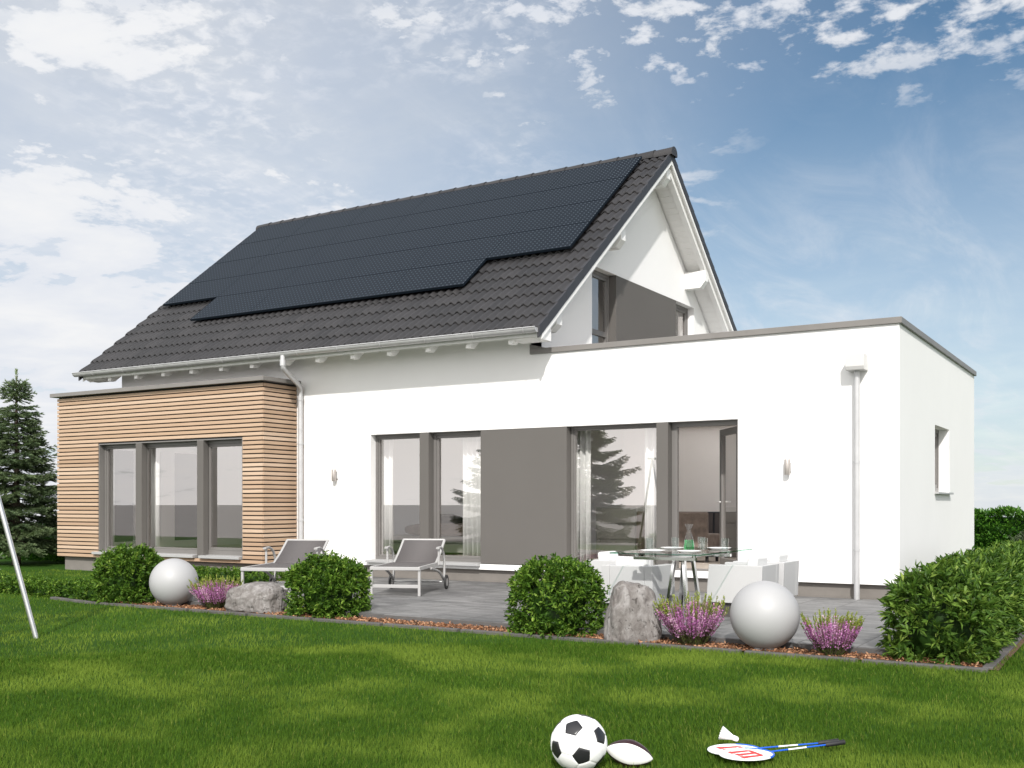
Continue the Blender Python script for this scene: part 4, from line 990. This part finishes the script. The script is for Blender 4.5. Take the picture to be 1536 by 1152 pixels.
def hedge(name, label, x0, x1, y, z1, n, leafL, leafW, seed, wd=.55):
    rn = np.random.default_rng(seed)
    Ln = x1-x0
    fs = rn.random(n); x = x0 + rn.random(n)*Ln
    topn = .035*np.sin(x*3.1+seed)+.03*np.sin(x*7.7)
    h = z1*(1+topn)
    face = rn.random(n)
    zf = rn.random(n)
    front = face < .6
    Pz = np.where(front, zf*h, h*(1-.15*(2*rn.random(n)-1)**2)); Py = np.where(front, y-wd/2*(1-.35*zf**3), y + (rn.random(n)-.5)*wd)
    lay = .09*np.sin(Pz*19+x*2.) * front
    P = np.stack([x, Py-lay+rn.normal(size=n)*.04, Pz+rn.normal(size=n)*.03], 1)
    G = np.where(front[:, None], np.array([0, -1, .35]), np.array([0, -.25, 1.])) + rn.normal(size=(n, 3))*.55
    V, F = leaves(P, G, leafL*rn.uniform(.7, 1.2, n), leafW*rn.uniform(.8, 1.1, n), seed=seed, droop=.12)
    r = np.repeat(np.clip(rn.random(n)*.8+.1+topn, 0, 1), 4)
    b = MB(); b.box(x0, x1, y-wd/2+.22, y+wd/2-.12, 0, z1*.90)
    bv = np.array(b.v); F2 = np.array([[f[0], f[1], f[2]] for f in b.f] + [[f[0], f[2], f[3]] for f in b.f])
    F = np.concatenate([F, F2+len(V)]); r = np.concatenate([r, np.full(8, .0)]); V = np.concatenate([V, bv]); V[:, 2] += GZ
    o = mesh_obj(name, V, F, m_hedge, None, rnd=r); return tag(o, label, 'hedge', None)
hedge('hedge', 'clipped bright green hedge behind the house at the far right', -5.5, 4.5, 14.6, 1.04, 17000, .10, .055, 5, wd=.8)
hedge('hedge', 'dark green hedge on the left behind the spruce, beside the larch bay', -30, -18.35, 1.35, .72, 8000, .09, .05, 6, wd=.7)
shrub('juniper', 'grey green juniper mound in front of the far right hedge', 'shrub', (-1.55, 11.6, GZ), (1.05, .8, .50), 1900, .09, .018, m_juniper, 77, pw=.85)

def spruce(loc, h, rad, seed, label, low=.12, group=None):
    rn = np.random.default_rng(seed)
    t_ = thing('spruce', label, 'tree', loc, 0, group)
    b = MB(); b.tube([(0, 0, -.05), (.01, 0, h*.5), (0, 0, h*.97)], [h*.022, h*.013, .008], 10); b.build('trunk', bark_m, t_, smooth=60)
    P = []; D = []; Ls = []; Rv = []; bs = MB()
    z = h*low
    def twig(p0, p1, dens, L0, spread, tone):
        # needles along a shoot
        v = p1-p0; ln = np.linalg.norm(v)
        k = max(4, int(ln*dens)); tt = rn.random(k)
        q = p0 + v*tt[:, None]; dd = v/ln
        X = rn.normal(size=(k, 3)); X -= (X@dd)[:, None]*dd; X /= np.linalg.norm(X, axis=1, keepdims=True)+1e-9
        X[:, 2] = np.abs(X[:, 2])*.8
        P.append(q); D.append(dd*.8 + X*spread); Ls.append(np.full(k, L0)*rn.uniform(.7, 1.2, k)); Rv.append(np.clip(tone + rn.normal(size=k)*.15 + .25*tt, 0, 1))
    while z < h*.93:
        f = (z/h-low)/(1-low); R0 = rad*(1-f)**.82*rn.uniform(.9, 1.08) + .04
        nb_ = int(rn.integers(5, 8)) if f < .85 else 5
        a0 = rn.random()*6.28
        for j in range(nb_):
            a = a0 + 6.283*j/nb_ + rn.normal()*.16; R1 = R0*rn.uniform(.8, 1.1)
            dirn = np.array([math.cos(a), math.sin(a), 0.])
            z_j = rn.normal()*R0*.05; rise = (.12 - .50*(1-f) if f < .8 else .55) + rn.normal()*.09
            npts = 6; pts = []
            for q in range(npts+1):
                s_t = q/npts
                pts.append(np.array([0, 0, z+z_j]) + dirn*R1*s_t + np.array([0, 0, R1*(rise*s_t + .28*(1-f)*s_t**2.4)]))
            bs.tube([tuple(x) for x in pts], [max(.004, .016*h/4*(1-f)*(1-q/npts*.8)) for q in range(npts+1)], 5)
            tone = rn.uniform(.2, .6)
            side = np.array([-dirn[1], dirn[0], 0])
            for q in range(npts):
                twig(pts[q], pts[q+1], 150*(.25 if q == 0 else 1), .055, .55, tone)
            nt_ = max(3, int(R1*13))
            for q in range(nt_):
                s_t = .18 + .8*(q+rn.random())/nt_; ii = min(int(s_t*npts), npts-1); fr = s_t*npts-ii
                bp = pts[ii]*(1-fr)+pts[ii+1]*fr
                for sg in (-1, 1):
                    ln = R1*.42*(1.1-s_t)*rn.uniform(.7, 1.15)+.05
                    e = bp + dirn*ln*.75 + side*sg*ln*.75 + np.array([0, 0, -ln*rn.uniform(.12, .42)])
                    twig(bp, e, 150, .052, .6, tone)
                    if ln > .2:
                        m2 = (bp+e)/2
                        for s2 in (-1, 1):
                            e2 = m2 + (dirn*.7+side*s2*.6)*ln*.4 + np.array([0, 0, -ln*.2]); twig(m2, e2, 140, .05, .6, tone)
        z += max(.07*h/4, R0*.112)
    twig(np.array([0, 0, h*.86]), np.array([0, 0, h]), 260, .06, .5, .75)
    for a in range(5):
        an = a*1.256+.4
        zz_ = h*.90; twig(np.array([0, 0, zz_]), np.array([math.cos(an)*.20, math.sin(an)*.20, zz_+.17]), 180, .055, .5, .75)
    P = np.concatenate(P); D = np.concatenate(D); Ls = np.concatenate(Ls); Rv = np.concatenate(Rv)
    V, F = leaves(P, D, Ls*1.25, Ls*.26, fold=.1, seed=seed)
    mesh_obj('crown', V, F, m_spruce, t_, rnd=np.repeat(Rv, 4))
    bs.build('branches', bark_m, t_, fixn=False)
    return t_
spruce((-20.12, -.26, GZ), 4.02, 1.22, 5, 'dark green spruce standing at the left edge beside the larch clad bay')
spruce((-15.75, -4.05, GZ), .95, .72, 8, 'small low spruce at the left edge behind the box row', low=.05)
spruce((-16.5, -17.7, GZ), 4.6, 2.7, 9, 'spruce in the garden before the house, reflected in the window by the open door')
spruce((-19.0, -17.1, GZ), 4.2, 2.4, 10, 'spruce in the garden before the house, reflected in the window left of the grey panel')

def heather(loc, rad, h, nst, seed, label):
    rn = np.random.default_rng(seed)
    t_ = thing('heather', label, 'heather', loc, 0, 'pink flowering heathers in the bed')
    P = []; D = []; Ls = []; R_v = []; FP = []; FD = []; FL = []; FR = []; bs = MB()
    for i in range(nst):
        a = rn.random()*6.283; q = math.sqrt(rn.random()); lean = q*.95
        L0 = h*rn.uniform(.82, 1.12)*(1.06-.18*q)
        base = np.array([math.cos(a)*rad*.30*q, math.sin(a)*rad*.30*q, 0.])
        tip = base + np.array([math.cos(a)*rad*.72*q, math.sin(a)*rad*.72*q, L0])
        mid = (base+tip)/2 + np.array([math.cos(a), math.sin(a), 0])*rad*.10*q
        pts = [base, mid, tip]
        bs.tube([tuple(p) for p in pts], [.003, .0025, .0012], 4, caps=False)
        n_ = 78
        for kind, (t0, t1, cnt) in {'g': (0, .36, 34), 'f': (.27, .86, 74), 't': (.80, 1.02, 26)}.items():
            tt = rn.uniform(t0, t1, cnt)
            pos = base*((1-tt)**2)[:, None] + 2*mid*((1-tt)*tt)[:, None] + tip*(tt**2)[:, None]
            dr_ = (tip-base)/np.linalg.norm(tip-base); X = rn.normal(size=(cnt, 3)); X /= np.linalg.norm(X, axis=1, keepdims=True)
            if kind == 'f':
                FP.append(pos + X*.007); FD.append(X + dr_*.5); FL.append(rn.uniform(.011, .019, cnt)); FR.append(np.clip(rn.normal(.5, .25)+rn.normal(size=cnt)*.2, 0, 1))
            else:
                P.append(pos); D.append(X*.6 + dr_*(1.1 if kind == 't' else .8)); Ls.append(rn.uniform(.014, .026, cnt)); R_v.append(np.clip((.25 if kind == 'g' else .80) + rn.normal(size=cnt)*.15, 0, 1))
    V, F = leaves(np.concatenate(P), np.concatenate(D), np.concatenate(Ls), np.concatenate(Ls)*.36, seed=seed)
    mesh_obj('foliage', V, F, m_heath, t_, rnd=np.repeat(np.concatenate(R_v), 4))
    V, F = leaves(np.concatenate(FP), np.concatenate(FD), np.concatenate(FL), np.concatenate(FL)*.65, seed=seed+1)
    mesh_obj('flowers', V, F, m_flower, t_, rnd=np.repeat(np.concatenate(FR), 4))
    bs.build('stems', stem_m, t_, fixn=False)
heather((-9.54, -4.66, -.055), .34, .35, 105, 1, 'pink heather between the left white globe and the lying boulder')
heather((-3.51, -4.72, -.055), .345, .41, 120, 2, 'large pink heather between the tall boulder and the right white globe')
heather((-2.27, -4.76, -.055), .265, .335, 90, 3, 'pink heather between the right white globe and the corner laurel')

# bark mulch
rn = np.random.default_rng(21)
n = 15000
A = rn.random(n) < .42
x = np.where(A, rn.uniform(-11.5, -1.13, n), rn.uniform(-1.74, -1.13, n)); y = np.where(A, rn.uniform(-4.89, -4.56, n), rn.uniform(-4.89, 5, n))
P = np.stack([x, y, np.full(n, -.053)+rn.random(n)*.014], 1); D = rn.normal(size=(n, 3)); D[:, 2] *= .28
V, F = leaves(P, D, rn.uniform(.018, .048, n), rn.uniform(.010, .022, n), fold=.35, seed=4)
o = mesh_obj('bark_mulch', V, F, m_mulch, None, rnd=np.repeat(rn.random(n), 4)); tag(o, 'reddish brown bark mulch covering the planting bed', 'mulch', kind='stuff')

# ------------------------------------------------------------------ grass
rn = np.random.default_rng(99)
def grass_patch(n, r0, r1, a0, a1):
    # sampled in polar coordinates about the standing point: dense near, sparse far
    rr_ = r0*np.exp(rn.random(n)*math.log(r1/r0)); aa = rn.uniform(a0, a1, n)
    ang = np.radians(90+YAW) - np.radians(aa)
    return np.stack([CAM.x + rr_*np.cos(ang), CAM.y + rr_*np.sin(ang), rr_], 1)
Q = np.concatenate([grass_patch(400000, 3.6, 9.5, -36, 36), grass_patch(190000, 8.5, 22, -36, 36)])
gx, gy, gr_ = Q.T
keep = ~((gy > -4.985) & (gx > -11.63) & (gx < -1.04)) & ~((gx > -18.05) & (gx < -12.5) & (gy > -.86)) & ~((gx > -14.62) & (gx < -11.4) & (gy > -2.1)) & (gy < 9)
keep &= ~((gx > -12.52) & (gx < -11.6) & (gy > -4.96+.17*(-11.62-gx)))
Q = Q[keep]; gx, gy, gr_ = Q.T; n = len(Q)
pn = np.sin(gx*1.35+1.3*np.sin(gy*.9))*.5 + np.sin(gy*2.1+1.7*np.sin(gx*.8+2))*.5 + .4*np.sin(gx*3.3-gy*2.7)
hgt = rn.uniform(.020, .044, n)*(1+.10*pn)*np.where(rn.random(n) < .04, 1.5, 1.); wd = np.clip(.0019*(gr_/4.2)**.85, .0019, .011)*rn.uniform(.8, 1.25, n)
la = rn.uniform(0, 6.283, n)*.75 + 1.2*np.sin(gx*.9+gy*1.1)
lean = rn.uniform(.12, .75, n)*(1+.3*pn)
dxy = np.stack([np.cos(la), np.sin(la)], 1); sa = rn.uniform(0, 6.283, n); sxy = np.stack([np.cos(sa), np.sin(sa)], 1)
Bp = np.stack([gx, gy, np.full(n, GZ)], 1)
def off(base, ln, zf): 
    o_ = base.copy(); o_[:, :2] += dxy*(hgt*ln)[:, None]; o_[:, 2] += hgt*zf; return o_
m1 = off(Bp, lean*.30, .58); tp = off(Bp, lean*.95, 1.0-.25*np.clip(lean, 0, 1))
S3 = np.concatenate([sxy*wd[:, None]*.5, np.zeros((n, 1))], 1)
V = np.stack([Bp-S3, Bp+S3, m1+S3*.85, m1-S3*.85, tp], 1).reshape(-1, 3)
i = np.arange(n)[:, None]*5
F = np.concatenate([np.concatenate([i, i+1, i+2], 1), np.concatenate([i, i+2, i+3], 1), np.concatenate([i+3, i+2, i+4], 1)])
rv = np.clip(rn.normal(.42, .2, n) + .05*pn, 0, 1); rv = np.where(rn.random(n) < .02, 1., rv)
o = mesh_obj('grass', V, F, m_grass, None, rnd=np.repeat(rv, 5)); tag(o, 'short green lawn grass in front of the terrace and house', 'grass', kind='stuff')

# ------------------------------------------------------------------ toys on the lawn
def soccer(loc, r, label):
    phi = (1+5**.5)/2
    ico = [Vector(v).normalized() for v in [(s_*a, t_*phi, 0) for s_ in (-1, 1) for t_ in (-1, 1) for a in (1,)] + [(0, s_*1, t_*phi) for s_ in (-1, 1) for t_ in (-1, 1)] + [(s_*phi, 0, t_*1) for s_ in (-1, 1) for t_ in (-1, 1)]]
    ed = min((ico[0]-v).length for v in ico[1:])*1.01
    nb_ = {i: [j for j in range(12) if j != i and (ico[i]-ico[j]).length < ed] for i in range(12)}
    P_ = {(i, j): (ico[i]*2+ico[j])/3 for i in range(12) for j in nb_[i]}
    faces = []
    def order(pts, c):
        a = (pts[0]-c).normalized(); nrm = c.normalized(); bb = nrm.cross(a)
        return sorted(pts, key=lambda p_: math.atan2((p_-c).dot(bb), (p_-c).dot(a)))
    for i in range(12):
        pts = [P_[(i, j)] for j in nb_[i]]; c = sum(pts, Vector())/5; faces.append((order(pts, c), c, 1))
    for i in range(12):
        for j in nb_[i]:
            for k in nb_[i]:
                if i < j < k and k in nb_[j]:
                    pts = [P_[q] for q in ((i, j), (j, i), (j, k), (k, j), (k, i), (i, k))]; c = sum(pts, Vector())/6; faces.append((order(pts, c), c, 0))
    # orientation: one black panel low towards the viewer, one high
    Fw = Vector((-math.sin(yr), math.cos(yr), 0)); Rt = Vector((math.cos(yr), math.sin(yr), 0)); Up = Vector((0, 0, 1))
    n1_ = (Rt*.05 - Up*.25 - Fw*.97).normalized(); n2_ = (-Rt*.24 + Up*.69 - Fw*.68).normalized()
    a1 = ico[0]; a2 = ico[nb_[0][0]]
    def fr(a, b_): e1 = a.normalized(); e3 = a.cross(b_).normalized(); e2 = e3.cross(e1); return Matrix((e1, e2, e3)).transposed()
    M = fr(n1_, n2_) @ fr(a1, a2).transposed()
    V = []; F = []; MI = []; N = 7
    for pts, c, k in faces:
        m_ = len(pts)
        for e in range(m_):
            A_, B_ = pts[e], pts[(e+1) % m_]; idx = {}
            for a in range(N+1):
                for b_ in range(N+1-a):
                    s_ = a/N; t_ = b_/N; q = c*(1-s_-t_) + A_*s_ + B_*t_
                    edge = 1-s_-t_; seam = .018*max(0, 1-edge/.16)**2
                    idx[a, b_] = len(V); V.append(M @ (q.normalized()*r*(1-seam)))
            for a in range(N):
                for b_ in range(N-a):
                    F.append((idx[a, b_], idx[a+1, b_], idx[a, b_+1])); MI.append(k)
                    if a+b_ < N-1: F.append((idx[a+1, b_], idx[a+1, b_+1], idx[a, b_+1])); MI.append(k)
    o = mesh_obj('soccer_ball', V, F, [ball_w, ball_b], None, False, 180, midx=MI); o.location = loc
    return tag(o, label, 'ball')
soccer((-2.32, -9.155, .068), .134, 'white soccer ball with black pentagon panels lying on the lawn')
def rugby(loc, Lh, rad, label):
    Fw = Vector((-math.sin(yr), math.cos(yr), 0)); Rt = Vector((math.cos(yr), math.sin(yr), 0)); Up = Vector((0, 0, 1))
    ax = (Rt*.94 - Fw*.22 - Up*.17).normalized(); fwd = (-Fw + ax*Fw.dot(ax)).normalized(); fwd = (fwd - ax*fwd.dot(ax)).normalized(); u2 = ax.cross(fwd)*-1
    if u2.z < 0: u2 = -u2
    nu, nv_ = 48, 40; V = []; F = []; MI = []
    for i in range(nu+1):
        t_ = -1+2*i/nu; rr_ = rad*max(0, (1-abs(t_)**1.75))**.72
        for k in range(nv_):
            q = 2*math.pi*k/nv_; s4 = abs(((k/nv_*4+.5) % 1)-.0); d_ = min(s4, 1-s4); gz = 1-.03*max(0, 1-d_/.06)
            V.append(ax*(t_*Lh) + (fwd*math.cos(q) + u2*math.sin(q))*rr_*gz)
    for i in range(nu):
        for k in range(nv_):
            F.append((i*nv_+k, i*nv_+(k+1) % nv_, (i+1)*nv_+(k+1) % nv_, (i+1)*nv_+k))
            qq = ((k+.5)/nv_*4+.5-.12) % 4; MI.append(0 if int(qq) in (0, 2) else 1)
    o = mesh_obj('football', V, F, [rug_w, rug_b], None, False, 180, midx=MI); o.location = loc
    return tag(o, label, 'ball')
rugby((-2.15, -8.96, .0), .115, .067, 'white and dark brown pointed football lying beside the soccer ball')
def racket(head, ang, label, wl=.135, ws_=.115, tilt=0.):
    t_ = thing('badminton_racket', label, 'racket', head, ang, 'badminton rackets on the lawn')
    pts = [(wl*math.cos(q), ws_*math.sin(q), 0) for q in [2*math.pi*k/48 for k in range(49)]]
    b = MB(); b.tube(pts, .0042, 8, caps=False); b.build('head_frame', string_m, t_, smooth=60)
    b = MB(); b.tube([(wl*1.004*math.cos(q), ws_*1.004*math.sin(q), .0006) for q in [-1.1+2.2*k/24 for k in range(25)]], .0054, 8); b.build('throat', blue, t_, smooth=60)
    b = MB()
    k = -wl+.004
    while k < wl:
        h_ = ws_*math.sqrt(max(0, 1-(k/wl)**2))-.002
        if h_ > .004: b.box(k, k+.0034, -h_, h_, -.0012, .0004)
        k += .0052
    k = -ws_+.004
    while k < ws_:
        h_ = wl*math.sqrt(max(0, 1-(k/ws_)**2))-.002
        if h_ > .004: b.box(-h_, h_, k, k+.0034, -.0004, .0012)
        k += .0052
    b.build('strings', string_m, t_)
    # printed block letter: a spine with three prongs
    b = MB(); z0, z1 = .0014, .0024
    b.prism([(.040, -.066), (.062, -.052), (.062, .052), (.040, .066)], 'z', z0, z1)
    for c_, e_ in ((-.052, -.056), (0., -.048), (.052, -.056)): b.prism([(e_, c_-.016), (.0401, c_-.012), (.0401, c_+.012), (e_, c_+.016)], 'z', z0, z1)
    for c_, e_ in ((-.052, -.056), (0., -.048), (.052, -.056)): b.prism([(e_-.010, c_-.020), (e_+.012, c_-.020), (e_+.012, c_+.020), (e_-.010, c_+.020)], 'z', z0+.0002, z1+.0002)
    b.build('printed_letter', red, t_)
    b = MB(); b.tube([(wl-.003, 0, 0), (wl+.34, 0, .004)], [.0042, .0042], 8); b.build('shaft', blue, t_, smooth=60)
    b = MB(); b.tube([(wl+.11, 0, .0012), (wl+.22, 0, .0026)], [.00445, .00445], 8); b.build('shaft_decal', mat('decal_white', (.8, .8, .8), .4), t_, smooth=60)
    b = MB(); b.tube([(wl+.338, 0, .004), (wl+.345, 0, .004), (wl+.445, 0, .008), (wl+.455, 0, .008)], [.006, .0115, .0125, .0135], 10); b.build('grip', grip_m, t_, smooth=40)
    t_.rotation_euler = (R_(0), R_(tilt), ang); return t_
racket((-1.697, -8.586, GZ+.047), math.atan2(.481, .351), 'nearer badminton racket with blue shaft and red block letter, lying on top')
racket((-1.797, -8.475, GZ+.034), math.atan2(.396, .366), 'farther badminton racket with blue shaft, its white head partly covered', tilt=0)
sh = thing('shuttlecock', 'white shuttlecock lying behind the badminton racket heads', 'shuttlecock', (-1.835, -8.375, .0))
b = MB(); prof = [(.012, .0), (.013, .01), (.034, .068)]
vs = []; fs = []; nf = 32
for j, (rd, z) in enumerate(prof):
    for k in range(nf): q = 2*math.pi*k/nf; rr_ = rd*(1+(.08 if k % 2 else -.02)*(j == 2)); vs.append((rr_*math.cos(q), rr_*math.sin(q), z+(.004 if (k % 2 and j == 2) else 0)))
for j in range(2):
    for k in range(nf): fs.append((j*nf+k, j*nf+(k+1) % nf, (j+1)*nf+(k+1) % nf, (j+1)*nf+k))
Mx = Vector((-.92, -.15, .30)).normalized().to_track_quat('Z', 'Y').to_matrix()
sk = mesh_obj('skirt', [Mx @ Vector(v) for v in vs], fs, feather, sh, False, 30); s_m = sk.modifiers.new('thick', 'SOLIDIFY'); s_m.thickness = .0012
ck = MB(); ck.lathe([(0, -.024), (.008, -.0225), (.0125, -.016), (.0135, -.006), (.0135, .004), (.0, .004)], 18)
mesh_obj('cork', [Mx @ Vector(v) for v in ck.v], ck.f, mat('cork_white', (.8, .79, .76), .6), sh, False, 50)

# swing frame, one steel leg of which reaches into the picture at the left
sf = thing('swing_frame', 'slanted silver steel leg of a swing frame standing on the lawn at the left edge', 'swing frame', (-9.0, -7.41, GZ))
Fw = Vector((-math.sin(yr), math.cos(yr), 0)); Rt = Vector((math.cos(yr), math.sin(yr), 0))
apex = -Rt*.62 + Vector((0, 0, 2.27)); far_ = -Fw*2.3
tube_m = mat('galvanised_tube', (.60, .60, .60), .3, metal=.85, var=.05, vscale=12)
for o_ in (Vector((0, 0, 0)), far_):
    for q in (Vector((0, 0, -.02)), -Rt*1.24+Vector((0, 0, -.02))):
        b = MB(); b.tube([tuple(q+o_), tuple(apex+o_)], .024, 16); b.build('leg', tube_m, sf, smooth=60)
b = MB(); b.tube([tuple(apex+Fw*.12), tuple(apex+far_-Fw*.12)], .028, 16); b.build('crossbar', tube_m, sf, smooth=60)
